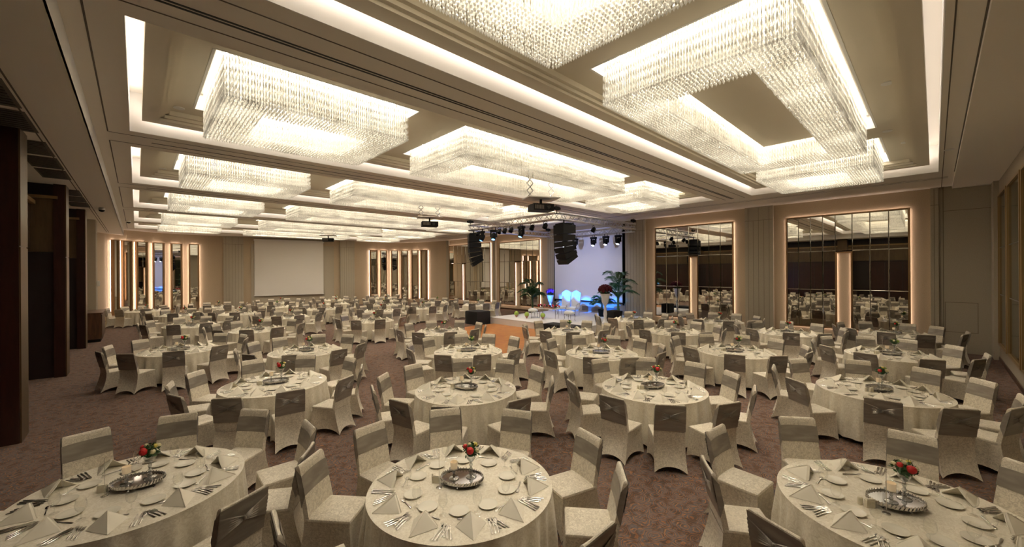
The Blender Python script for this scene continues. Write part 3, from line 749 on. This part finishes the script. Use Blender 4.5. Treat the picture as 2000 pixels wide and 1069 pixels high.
# ------------------------------------------------------------------ cabinet and wall phone
o = empty('wooden_cabinet', (-1.75, 24.35, 0))
mb('black', False).box(.03, .62, .03, 2.1, 0, .12).obj('plinth', o); mb('cabinet_wood', False).box(0, .65, 0, 2.13, .12, 1.2).obj('body', o)
for k in range(3): mb('cabinet_wood', False).box(.65, .67, .03 + k * .7, .7 + k * .7, .16, 1.16).obj('door', o)
mb('cabinet_wood', False).box(-.02, .69, -.02, 2.15, 1.2, 1.24).obj('worktop', o)
tag(o, 'brown wooden cabinet against the wall past the timber columns', 'cabinet')
o = empty('wall_phone', (-1.36, 26.9, 2.3)); mb('white_paint', False).box(0, .06, 0, .2, 0, .28).obj('cradle', o); mb('white_paint').box(.06, .1, .03, .09, .02, .26).obj('handset', o)
tag(o, 'small white phone on the grey pilaster past the timber columns', 'phone')

# ------------------------------------------------------------------ banquet chair
def chair_mb():
    m = mb('cream_velvet')
    NS = 8
    top = [(-.215, .215), (.215, .215), (.215, -.252), (-.215, -.252)]; bot = [(-.235, .25), (.235, .25), (.225, -.36), (-.225, -.36)]
    rows = []
    for j in range(9):
        t = j / 8; row = []
        for e in range(4):
            a0, a1 = top[e], top[(e + 1) % 4]; b0, b1 = bot[e], bot[(e + 1) % 4]
            for k in range(NS):
                u = k / NS; ax, ay = a0[0] + (a1[0] - a0[0]) * u, a0[1] + (a1[1] - a0[1]) * u; bx, by = b0[0] + (b1[0] - b0[0]) * u, b0[1] + (b1[1] - b0[1]) * u
                tt = t * t if e == 2 else t ** 1.4
                pin = .035 * (4 * u * (1 - u)) * sin(pi * min(1, t * .8)) + .02 * (4 * u * (1 - u)) * t
                nx, ny = ((0, -1), (-1, 0), (0, 1), (1, 0))[e]
                zb = .012 + .075 * (4 * u * (1 - u)) ** .8
                z = .44 + (zb - .44) * t
                row.append((ax + (bx - ax) * tt + nx * pin, ay + (by - ay) * tt + ny * pin, z))
        rows.append(row)
    m.grid(rows, close=True)
    m.grid([[(x * .97, y * .97 if y < .2 else y - .01, z + .012) for x, y, z in rows[-1]], rows[-1]], close=True)
    # seat cushion
    rs = []
    for ins, z in ((.0, .44), (-.006, .455), (0, .475), (.02, .487), (.07, .495), (.14, .499)):
        ring = []
        for e in range(4):
            a0, a1 = top[e], top[(e + 1) % 4]
            for k in range(NS):
                u = k / NS; x, y = a0[0] + (a1[0] - a0[0]) * u, a0[1] + (a1[1] - a0[1]) * u; cx, cy = 0, -.01
                f = 1 - ins / .215; ring.append((cx + (x - cx) * f, max(-.238, cy + (y - cy) * f), z))
        rs.append(ring)
    m.rings(rs, cap0=False)
    # back
    rs = []
    for t in (0, .12, .3, .5, .7, .85, .95, .985, 1):
        z = .44 + .54 * t; w = .215 - .012 * t; cy = -.222 - .105 * t ** 1.15; th = .026 - .006 * t
        if t == .985: th *= .8; w -= .004
        if t == 1: th *= .35; w -= .012
        ring = []
        for k in range(9):
            u = k / 8 * 2 - 1; ring.append((u * w, cy + th - .012 * (1 - u * u), z + .0))
        for k in range(9):
            u = 1 - k / 8 * 2; ring.append((u * w, cy - th, z))
        rs.append(ring)
    m.rings(rs)
    return m
def backy(z):
    t = (z - .44) / .54; return -.222 - .105 * t ** 1.15, .026 - .006 * t, .215 - .012 * t
def sash_mb():
    m = mb('silver_satin'); g = .005
    zf0, zf1 = .70, .885
    rows = []
    for j in range(8):
        t = j / 7; z = zf0 + (zf1 - zf0) * t; row = []
        c, th, w = backy(z); o_ = g + .0025 * (j % 2)
        for k in range(11):
            u = 1 - k / 10 * 2; row.append((u * (w + g), c + th - .012 * (1 - u * u) + o_, z + .008 * (1 - u * u) * (t - .2)))
        rows.append(row)
    m.grid(rows)
    # side and rear panel
    zr0, zr1 = .58, .965
    for sx in (-1, 1):
        m.grid([[(sx * (backy(z0)[2] + g), backy(z0)[0] + backy(z0)[1] + g, z0), (sx * (backy(z1)[2] + g), backy(z1)[0] - backy(z1)[1] - g, z1)] for z0, z1 in ((zf0, zr0), (.76, .72), (.83, .86), (zf1, zr1))])
    rows = []
    for j in range(9):
        z = zr0 + (zr1 - zr0) * j / 8; c, th, w = backy(z); row = []
        for k in range(11):
            u = k / 10 * 2 - 1; row.append((u * (w + g), c - th - g - .003, z))
        rows.append(row)
    m.grid(rows)
    return m
def knot_mb():
    m = mb('silver_satin'); zc = .80
    for sx in (-1, 1):
        rows = []
        for j in range(13):
            t = j / 12 * 2 - 1; row = []
            for k in range(9):
                u = k / 8; hh = .016 + .085 * u ** .8; z = zc + t * hh; c, th, w = backy(z)
                ridge = .007 * (1 if j % 2 else -.3) * (1 - .35 * u) + .006 * (1 - u)
                row.append((sx * u * (w + .006), c - th - .013 - ridge, z))
            rows.append(row)
        m.grid(rows)
    c, th, w = backy(zc)
    m.ball((0, c - th - .018, zc), .018, 8, 5, 1.2)
    return m
chair = empty('banquet_chair'); cover = chair_mb().obj('chair_cover', chair); sash = sash_mb().obj('sash', chair); knot_mb().obj('sash_knot', sash, ang=60)

# ------------------------------------------------------------------ table setting pieces
def napkin_mb():
    m = mb('napkin', True); A = (0, -.02, .112); L_, R_, F_ = (-.13, -.03, 0), (.13, -.03, 0), (0, .175, .002)
    n = 6
    def tri(a, b, c, off):
        # b-c edge; a apex, slight bow
        pts = []
        for i in range(n + 1):
            t = i / n; row = []
            for j in range(n + 1):
                u = j / n; p = [a[q] + (b[q] + (c[q] - b[q]) * u - a[q]) * t for q in range(3)]
                bo = off * sin(pi * t) * sin(pi * u); p[2] = max(.001, p[2] + bo); row.append(tuple(p))
            pts.append(row)
        m.grid(pts)
    tri(A, L_, F_, .008); tri(A, F_, R_, .008)
    a2 = (0, -.035, .109); tri(a2, (-.115, -.05, 0), (-.03, .1, .0), .0); tri(a2, (.03, .1, 0), (.115, -.05, 0), .0)
    # rolled ridge at the front edge
    m.tube([A, (0, .04, .082), (0, .1, .045), F_], .006, 6, .004)
    m.tube([(-.115, -.05, .004), (-.05, -.045, .06), a2, (.05, -.045, .06), (.115, -.05, .004)], .005, 5)
    m.grid([[(-.13, -.03, 0), A, (.13, -.03, 0)], [(-.115, -.05, 0), a2, (.115, -.05, 0)]])
    return m
napkin = napkin_mb().obj('folded_napkin', ang=50)
plate = mb('china').lathe([(.05, 0), (.055, .004), (.083, .012), (.088, .016), (.085, .0165), (.06, .009), (.0, .008)], 28, caps=False).obj('bread_plate')
glass = empty('wine_glass')
mb('clear_glass').lathe([(.034, 0), (.033, .003), (.006, .006), (.004, .03), (.004, .07)], 14, caps=False).obj('stem', glass)
mb('clear_glass').lathe([(.004, .07), (.02, .078), (.036, .1), (.041, .125), (.038, .155), (.032, .18)], 16, caps=False).obj('bowl', glass)
tumbler = mb('cut_glass').lathe([(.0, .002), (.028, .002), (.03, .05), (.034, .1), (.031, .1), (.027, .01)], 14, caps=False).obj('water_tumbler')
def prof_flat(m, pts, h=.003, z=.002):
    n = len(pts); m.add([(x, y, z) for x, y in pts] + [(x, y, z + h) for x, y in pts], [tuple(range(n))[::-1], tuple(range(n, 2 * n))] + [(i, (i + 1) % n, n + (i + 1) % n, n + i) for i in range(n)])
def handle(m, y0, y1):
    m.rings([[(w * cos(2 * pi * k / 6), y, .004 + .0035 * sin(2 * pi * k / 6)) for k in range(6)] for w, y in ((.006, y0), (.0095, y0 + .012), (.0075, y0 + .05), (.004, y1))])
def fork_mb():
    m = mb('steel'); handle(m, -.1, .03)
    prof_flat(m, [(-.003, .028), (.003, .028), (.012, .045), (.012, .06), (-.012, .06), (-.012, .045)])
    for x in (-.010, -.0035, .003, .0095): prof_flat(m, [(x - .002, .06), (x + .002, .06), (x + .0012, .098), (x - .0012, .098)])
    return m
def knife_mb():
    m = mb('steel'); handle(m, -.11, .0)
    prof_flat(m, [(-.005, -.002), (.006, -.002), (.0095, .03), (.009, .08), (.002, .112), (-.005, .1)]); return m
def spoon_mb():
    m = mb('steel'); handle(m, -.1, .03)
    m.rings([[(w * cos(2 * pi * k / 8), y, .004 + h * sin(2 * pi * k / 8)) for k in range(8)] for w, y, h in ((.003, .028, .002), (.014, .045, .003), (.018, .065, .002), (.013, .085, .003), (.004, .095, .002))]); return m
fork, knife, spoon = fork_mb().obj('fork'), knife_mb().obj('knife'), spoon_mb().obj('spoon')
# centre piece
tray = empty('mirror_tray')
tp = mb('tray_mirror').lathe([(.0, .05), (.205, .05)], 36, caps=False, sy=.72); tp.obj('mirror_top', tray)
rm = mb('silver')
rm.lathe([(.205, .035), (.216, .035), (.218, .05), (.216, .062), (.208, .062), (.205, .05), (.205, .035)], 36, caps=False, sy=.73)
for k in range(44):
    a = 2 * pi * k / 44; rm.tube([(.217 * cos(a), .158 * sin(a), .036), (.221 * cos(a + .04), .161 * sin(a + .04), .05), (.217 * cos(a + .08), .158 * sin(a + .08), .064)], .0035, 4)
    rm.ball((.216 * cos(a), .158 * sin(a), .067), .006, 5, 3)
rm.obj('filigree_rim', tray)
for a in (35, 145, 215, 325, 90, 270):
    a = R(a); x, y = .2 * cos(a), .145 * sin(a); mb('silver').tube([(x * .95, y * .95, .036), (x * 1.1, y * 1.12, .02), (x * 1.02, y * 1.04, .004)], .009, 6, .006).obj('foot', tray)
cand = empty('candle_holder')
mb('cut_glass').lathe([(.05, 0), (.048, .008), (.012, .014), (.016, .035), (.008, .05), (.016, .07), (.008, .09), (.045, .1), (.05, .106)], 16).obj('stem', cand)
mb('candle_glass').lathe([(.034, .106), (.038, .17), (.036, .17), (.03, .11)], 16, caps=False).obj('votive_cup', cand)
mb('rose_cream').lathe([(.028, .108), (.028, .13)], 10).obj('candle', cand)
def flower_vase(palette, name='flower_vase'):
    v = empty(name)
    mb('cut_glass').lathe([(.055, 0), (.052, .008), (.014, .016), (.02, .04), (.009, .06), (.02, .08), (.009, .1), (.018, .125), (.01, .15), (.03, .17), (.048, .2), (.05, .225)], 16, caps=False).obj('vase', v)
    f = mb('leaf')
    for k in range(110):
        a = random.uniform(0, 6.28); el = random.uniform(-.5, 1.3); r = random.uniform(.055, .095); cx, cy, cz = r * cos(a) * cos(el), r * sin(a) * cos(el), .27 + r * sin(el) * .8
        d = Vector((random.uniform(-1, 1), random.uniform(-1, 1), random.uniform(-.6, 1))).normalized() * .022; e = d.cross(Vector((cos(a), sin(a), .3))).normalized() * .011
        c = Vector((cx, cy, cz)); f.add([c - d, c + e, c + d, c - e], [(0, 1, 2, 3)])
    f.ball((0, 0, .26), .055, 8, 5); f.obj('foliage', v, ang=None)
    for i, (mt, az, el, r) in enumerate(palette):
        az, el = R(az), R(el); c = (.075 * cos(az) * cos(el), .075 * sin(az) * cos(el), .27 + .07 * sin(el)); m = mb(mt)
        m.ball(c, r, 10, 6)
        for q in range(9):       # petals
            a = q * 2.4; m.ball((c[0] + r * .45 * cos(a) * (.6 + q * .06), c[1] + r * .45 * sin(a), c[2] + r * .35 * cos(q)), r * .62, 6, 4)
        m.obj('flower', v)
    return v
FRONT = 226
vA = flower_vase([('rose_red', FRONT, 20, .036), ('rose_red', FRONT - 70, 40, .024), ('rose_cream', FRONT + 60, 10, .024), ('rose_cream', FRONT + 150, 30, .026), ('rose_yellow', FRONT + 100, 50, .02), ('rose_cream', FRONT - 120, 25, .022), ('rose_cream', FRONT - 40, 70, .02)])
vB = flower_vase([('rose_cream', FRONT + 30, 20, .028), ('rose_red', FRONT - 60, 15, .03), ('rose_lime', FRONT + 80, 45, .022), ('rose_cream', FRONT + 160, 40, .022), ('rose_yellow', FRONT - 10, 70, .022)])
vC = flower_vase([('rose_lime', FRONT + 20, 20, .028), ('rose_cream', FRONT - 50, 30, .025), ('rose_cream', FRONT + 90, 40, .022), ('rose_yellow', FRONT + 170, 30, .02)])
VASES = [(vA, 'red and cream'), (vB, 'cream and red'), (vC, 'lime and cream')]
salt = mb('salt_cream').lathe([(.02, 0), (.021, .05), (.018, .06), (.012, .066), (0, .067)], 10).obj('salt_shaker')
napbox = mb('salt_cream', False).box(-.035, .035, -.015, .015, 0, .065).mat('napkin', False).box(-.03, .03, -.01, .01, .065, .075).obj('sachet_holder')
stand = empty('table_number_stand'); mb('steel').lathe([(.03, 0), (.03, .005), (.004, .01)], 14).obj('base', stand); mb('steel').tube([(0, 0, .008), (0, 0, .36)], .0025, 6).obj('rod', stand); mb('steel').tube([(-.012, 0, .375), (0, 0, .36), (.012, 0, .375)], .002, 5).obj('clip', stand)
# table and cloth
table = empty('banquet_table')
mb('cabinet_wood').lathe([(.86, .715), (.86, .745)], 40).obj('table_top', table)
for k in range(4):
    a = pi / 4 + k * pi / 2; mb('black').tube([(.55 * cos(a), .55 * sin(a), .715), (.7 * cos(a), .7 * sin(a), .0)], .02, 8).obj('leg', table)
def cloth_mb():
    m = mb('table_velvet'); n = 192; rs = []
    for r in (.3, .6, .8, .885): rs.append([(r * cos(2 * pi * k / n), r * sin(2 * pi * k / n), .75) for k in range(n)])
    ph = [random.uniform(-.5, .5) for _ in range(6)]
    for t in (0, .04, .12, .3, .5, .7, .85, 1):
        row = []
        for k in range(n):
            a = 2 * pi * k / n; w = sin(a * 29 + ph[0] + .9 * sin(a * 3)) * .75 + sin(a * 17 + ph[1]) * .45 + .3 * sin(a * 7 + ph[2])
            r = .9 + .004 * (t == 0) + t * .035 + w * .034 * min(1, .1 + t * 1.8) * (t > 0)
            row.append((r * cos(a), r * sin(a), .742 - t * .672 + (.005 if t == 0 else 0)))
        rs.append(row)
    m.rings(rs, cap0=True, cap1=False); return m
cloth = cloth_mb().obj('tablecloth', ang=70)

# ------------------------------------------------------------------ table plan
T1 = {  # (x, y): (row, order) near tables with measured chair angles
 'F0': (-.02, 5.47, [-65, -31, -2, 41, 75, 106, 142]), 'F1': (2.36, 3.26, [-87, -51, -18, 25, 62, 99, 133, 173]),
 'F2': (4.94, .23, [123, 85, 39, -2, -33, 157]),
 'M0': (1.93, 8.72, [-159, -126, -94, -59, -28, 11, 55, 93, 135, 165]), 'M1': (4.34, 5.84, [-165, -137, -97, -49, -14, 20, 56, 98, 130, 161]),
 'M2': (6.81, 3.51, [-174, -145, -113, -73, -35, -4, 33, 72, 115, 150]), 'M3': (9.49, .66, [-177, -148, -120, -77, -99, -20, 17, 102, 68, 138]),
 'N0': (.86, 14.41, None), 'N1': (3.34, 11.72, None), 'N2': (6.47, 8.59, None), 'N3': (8.75, 5.93, None), 'N4': (11.38, 3.58, None), 'N5': (13.64, .75, None)}
T1['M3'] = (9.49, .66, [-175, -146, -116, -86, -50, -20, 17, 60, 102, 140])
FAR = [[(1.6, 20.9), (3.29, 17.41), (7.86, 12.02), (11.08, 8.9), (13.55, 6.23), (16.0, 3.42), (18.1, .9)],
       [(1.7, 26.6), (5.3, 21.3), (7.55, 17.0), (15.59, 8.95), (17.6, 6.14)],
       [(.3, 31.0), (3.9, 25.0), (9.7, 20.9)], [(3.7, 31.2), (6.3, 28.3), (7.9, 24.6), (12.3, 20.9), (15.9, 20.2)],
       [(7.4, 32.0), (9.9, 28.3), (11.6, 24.6), (15.4, 24.2)], [(11.2, 32.0), (13.5, 28.2), (15.2, 31.6)]]
NR = ['front', 'second', 'third', 'fourth', 'fifth', 'sixth', 'seventh', 'eighth', 'last']
TABLES = []
for pre, row in (('F', 0), ('M', 1), ('N', 2)):
    ks = sorted(k for k in T1 if k[0] == pre)
    for i, k in enumerate(ks): TABLES.append((T1[k][0], T1[k][1], T1[k][2], row, i))
for r_, L_ in enumerate(FAR):
    for i, (x, y) in enumerate(L_): TABLES.append((x, y, None, r_ + 3, i))
def tphrase(row, i): return ordn[i] + ' table from timber wall, ' + NR[row] + ' row'
HOURS = ['twelve', 'one', 'two', 'three', 'four', 'five', 'six', 'seven', 'eight', 'nine', 'ten', 'eleven']
def project(x, y, z):
    d = x * sin(YAW) + y * cos(YAW); r = x * cos(YAW) - y * sin(YAW)
    if d < .15: return None
    return 1000 + FPX * r / d, 531 - FPX * (z - CH) / d, d
def shown(x, y, z0, z1, pad):
    for z in (z0, z1):
        p = project(x, y, z)
        if p and -pad < p[0] < 2000 + pad and p[1] < 1069 + pad: return True
    return False
chairs, places = [], []
CP = []
def clash(x, y, a, ti):
    cx, cy = x + 1.26 * cos(R(a)), y + 1.26 * sin(R(a))
    if any(hypot(cx - t[0], cy - t[1]) < 1.24 for k, t in enumerate(TABLES) if k != ti): return True
    return any(hypot(cx - q[0], cy - q[1]) < .62 for q in CP) or cx > 20.2 or (13.2 < cx and 10.1 < cy < 18.1 and cx < 20.6)
for ti, (x, y, angs, row, i) in enumerate(TABLES):
    if angs is None:
        best = None
        for tr in range(14):
            ph = random.uniform(0, 36); aa = [ph + 36 * k + random.uniform(-4, 4) for k in range(10)]
            sc = sum(1 for a in aa if clash(x, y, a, ti))
            if best is None or sc < best[0]: best = (sc, aa)
        angs = best[1]
    else: angs = list(angs)
    full = list(angs)
    while len(full) < 10:                       # complete the ring of place settings where chairs are out of frame
        s_ = sorted(a % 360 for a in full); gaps = [((s_[(k + 1) % len(s_)] - s_[k]) % 360, s_[k]) for k in range(len(s_))]; g0 = max(gaps)
        n_ = 10 - len(full); gp = g0[0] / (n_ + 1) if g0[0] / (n_ + 1) > 25 else g0[0] / 2; full.append(g0[1] + gp)
    tocam = atan2(-y, -x); used = {}
    for a in full:
        rel = (degrees(tocam) - a) % 360          # clockwise from the side nearest the camera
        hr = (6 + rel / 30) % 12; c_ = sorted(range(12), key=lambda h: min((h - hr) % 12, (hr - h) % 12))
        h = next(q for q in c_ if q not in used); used[h] = a
        places.append((ti, x, y, R(a), h, row, i))
        if a in angs and not (row > 2 and clash(x, y, a, ti)):
            chairs.append((ti, x, y, R(a), h, row, i)); CP.append((x + 1.26 * cos(R(a)), y + 1.26 * sin(R(a))))
dist = lambda t: hypot(t[1], t[2])
# ---- chairs
chairs = [c for c in chairs if shown(c[1] + 1.2 * cos(c[3]), c[2] + 1.2 * sin(c[3]), 1.0, .4, 110)]
chairs.sort(key=dist)
chairs = [list(c) for c in chairs]
for _ in range(12):                               # nudge chairs of neighbouring tables apart
    for p in chairs:
        for q in chairs:
            if p[0] < q[0]:
                px, py, qx, qy = p[1] + 1.27 * cos(p[3]), p[2] + 1.27 * sin(p[3]), q[1] + 1.27 * cos(q[3]), q[2] + 1.27 * sin(q[3])
                if hypot(px - qx, py - qy) < .66:
                    for u, ox, oy in ((p, qx, qy), (q, px, py)):
                        f = lambda a: hypot(u[1] + 1.27 * cos(a) - ox, u[2] + 1.27 * sin(a) - oy)
                        u[3] += R(1.2) if f(u[3] + .02) > f(u[3] - .02) else -R(1.2)
far_mb = MB()
cm1, cm2, cm3 = chair_mb(), sash_mb(), knot_mb()
for n, (ti, x, y, a, h, row, i) in enumerate(chairs):
    r = 1.245 + random.uniform(-.01, .04); rz = a + pi / 2 + random.uniform(-.05, .05); p = (x + r * cos(a), y + r * sin(a), 0)
    if n < 300: inst(chair, p, rz, 'white chair with silver sash at %s o\'clock, %s' % (HOURS[h], tphrase(row, i)), 'chair', 'banquet chairs, %s' % tphrase(row, i))
    else:
        M = Matrix.Translation(p) @ Matrix.Rotation(rz, 4, 'Z')
        for q in (cm1, cm2): far_mb.join(q, M)
if far_mb.v: tag(far_mb.obj('banquet_chair'), 'white chairs with silver sashes around the tables farthest from the camera', 'chair', kind='stuff')
# ---- tables, cloths and centre pieces
for ti, (x, y, angs, row, i) in enumerate(TABLES):
    ph = tphrase(row, i); near = row < 3
    inst(table, (x, y, 0), .3 * ti, 'round folding table under white cloth, ' + ph, 'table', 'round banquet tables')
    inst(cloth, (x, y, .005), .7 * ti, 'white crushed velvet cloth over the ' + ph, 'tablecloth', 'white tablecloths')
    zt = .756; rz = random.uniform(-.5, .5) - YAW + (.25 if ti == 0 else 0); ux, uy = cos(-YAW), sin(-YAW)      # screenward axes only orient the tray
    tx, ty = x + .02, y + .02
    inst(tray, (tx, ty, zt), rz, 'oval mirror tray with silver filigree rim, ' + ph, 'tray', 'mirror trays at table centres')
    c, s_ = cos(rz), sin(rz)
    inst(VASES[(0, 0, 0, 0, 0, 0, 1, 0, 1, 2, 0, 1, 2, 0, 0, 1, 2, 1, 0, 1)[ti % 20]][0], (tx + .09 * c - .02 * s_, ty + .09 * s_ + .02 * c, zt + .05), 0, 'crystal vase of ' + VASES[(0, 0, 0, 0, 0, 0, 1, 0, 1, 2, 0, 1, 2, 0, 0, 1, 2, 1, 0, 1)[ti % 20]][1] + ' flowers, ' + ph, 'vase', 'flower vases at table centres')
    inst(cand, (tx - .07 * c + .04 * s_, ty - .07 * s_ - .04 * c, zt + .05), 0, 'amber votive candle on glass stem, ' + ph, 'candle holder', 'candle holders at table centres')
    if near:
        inst(salt, (tx - .3 * c, ty - .3 * s_, zt), 0, 'cream salt shaker beside the tray, ' + ph, 'shaker', 'salt shakers')
        inst(napbox, (tx - .255 * c + .05 * s_, ty - .255 * s_ - .05 * c, zt), rz, 'small cream sachet holder beside the tray, ' + ph, 'holder', 'sachet holders')
        inst(stand, (tx - .19 * c + .14 * s_, ty - .19 * s_ - .14 * c, zt), 0, 'thin metal number stand without card, ' + ph, 'stand', 'number stands')
# ---- place settings
places = [p for p in places if shown(p[1] + .7 * cos(p[3]), p[2] + .7 * sin(p[3]), .8, .75, 60)]
places.sort(key=dist)
def local(x, y, a, r, side):                      # side > 0: to the right of somebody seated there
    return x + r * cos(a) - side * sin(a), y + r * sin(a) + side * cos(a)
def bake(mesh_obj, coll, M):
    me = mesh_obj.data; q = MB(); q.mats = [m.name for m in me.materials]
    q.v = [tuple(v.co) for v in me.vertices]; q.f = [tuple(p.vertices) for p in me.polygons]; q.mi = [p.material_index for p in me.polygons]; q.sm = [True] * len(q.f)
    coll.join(q, M)
nap_s, pl_s, gl_s, fk_s, kn_s = MB(), MB(), MB(), MB(), MB()
Z = .757
for n, (ti, x, y, a, h, row, i) in enumerate(places):
    ph = "at %s o'clock, %s" % (HOURS[h], tphrase(row, i)); rz = a + pi / 2; j = random.uniform
    px_, py_ = local(x, y, a, .70, j(-.015, .015)); qx, qy = local(x, y, a, .47, -.085 + j(-.02, .02)); gx, gy = local(x, y, a, .52, .1 + j(-.015, .015))
    nrz = rz + pi + j(-.35, .35)
    if n < 300:
        inst(napkin, (px_, py_, Z), nrz, 'ivory folded napkin ' + ph, 'napkin', 'folded napkins')
        inst(plate, (qx, qy, Z), 0, 'cream side plate ' + ph, 'plate', 'side plates')
        inst(glass, (gx, gy, Z), 0, 'clear wine glass ' + ph, 'glass', 'wine glasses')
    else:
        for ob, cl, lc in ((napkin, nap_s, (px_, py_, Z)), (plate, pl_s, (qx, qy, Z))): bake(ob, cl, Matrix.Translation(lc) @ Matrix.Rotation(nrz, 4, 'Z'))
        for b_ in kids(glass): bake(b_, gl_s, Matrix.Translation((gx, gy, Z)))
    fs = (-.165, -.192, -.219) if row < 2 else (-.18,)
    kn = (.165, .192) if row < 2 else (.17, .2)
    if row < 3:
        for k, sd in enumerate(fs):
            u_, v_ = local(x, y, a, .73 - .02 * k, sd); inst(fork, (u_, v_, Z), rz + j(-.04, .04), ('inner', 'middle', 'outer')[k] + ' steel fork ' + ph, 'fork', 'forks')
        for k, sd in enumerate(kn):
            u_, v_ = local(x, y, a, .73, sd); inst(knife, (u_, v_, Z), rz + j(-.04, .04), ('inner', 'outer')[k] + ' steel knife ' + ph, 'knife', 'table knives')
        if row < 2:
            u_, v_ = local(x, y, a, .73, .22); inst(spoon, (u_, v_, Z), rz, 'steel soup spoon ' + ph, 'spoon', 'spoons')
            u_, v_ = local(x, y, a, .575, .0); inst(spoon, (u_, v_, Z), rz + pi / 2 + j(-.1, .1), 'steel dessert spoon ' + ph, 'spoon', 'spoons')
    elif row < 5:
        for sd in fs: u_, v_ = local(x, y, a, .73, sd); bake(fork, fk_s, Matrix.Translation((u_, v_, Z)) @ Matrix.Rotation(rz, 4, 'Z'))
        for sd in kn: u_, v_ = local(x, y, a, .73, sd); bake(knife, kn_s, Matrix.Translation((u_, v_, Z)) @ Matrix.Rotation(rz, 4, 'Z'))
for cl, nm, lb, ct in ((nap_s, 'folded_napkin', 'ivory folded napkins on the farthest tables', 'napkin'), (pl_s, 'bread_plate', 'cream side plates on the farthest tables', 'plate'), (gl_s, 'wine_glass', 'wine glasses on the farthest tables', 'glass'),
                       (fk_s, 'fork', 'steel forks on the fourth and fifth row tables', 'fork'), (kn_s, 'knife', 'steel knives on the fourth and fifth row tables', 'knife')):
    if cl.v: tag(cl.obj(nm), lb, ct, kind='stuff')
bpy.data.objects.remove(tumbler)

# ------------------------------------------------------------------ stage spots (they shine from the moving heads)
def spot(loc, tgt, col, e, ang, blend=.6):
    l = bpy.data.lights.new('spot_beam', 'SPOT'); l.color = col; l.energy = e; l.spot_size = R(ang); l.spot_blend = blend; l.shadow_soft_size = .08
    o = bpy.data.objects.new('spot_beam', l); C.objects.link(o); o.location = loc
    o.rotation_euler = (Vector(tgt) - Vector(loc)).to_track_quat('-Z', 'Y').to_euler(); return o
for yy in (12.7, 13.8, 14.9, 16.0, 17.1): spot((13.5, 14.5, 4.4), (20.45, yy, .62), (.0, .15, 1), 9000, 9.5, .5)
spot((13.6, 12.0, 4.5), (19.6, 12.3, .9), (.06, .4, 1), 700, 26)
for yy in (12.1, 13.75, 15.9): spot((19.4, yy, 4.45), (17.2, yy, .3), (.6, .75, 1), 70, 70)
spot((14.2, 14.0, 5.0), (20.4, 15.0, 3.4), (.5, .58, 1), 420, 70, 1)
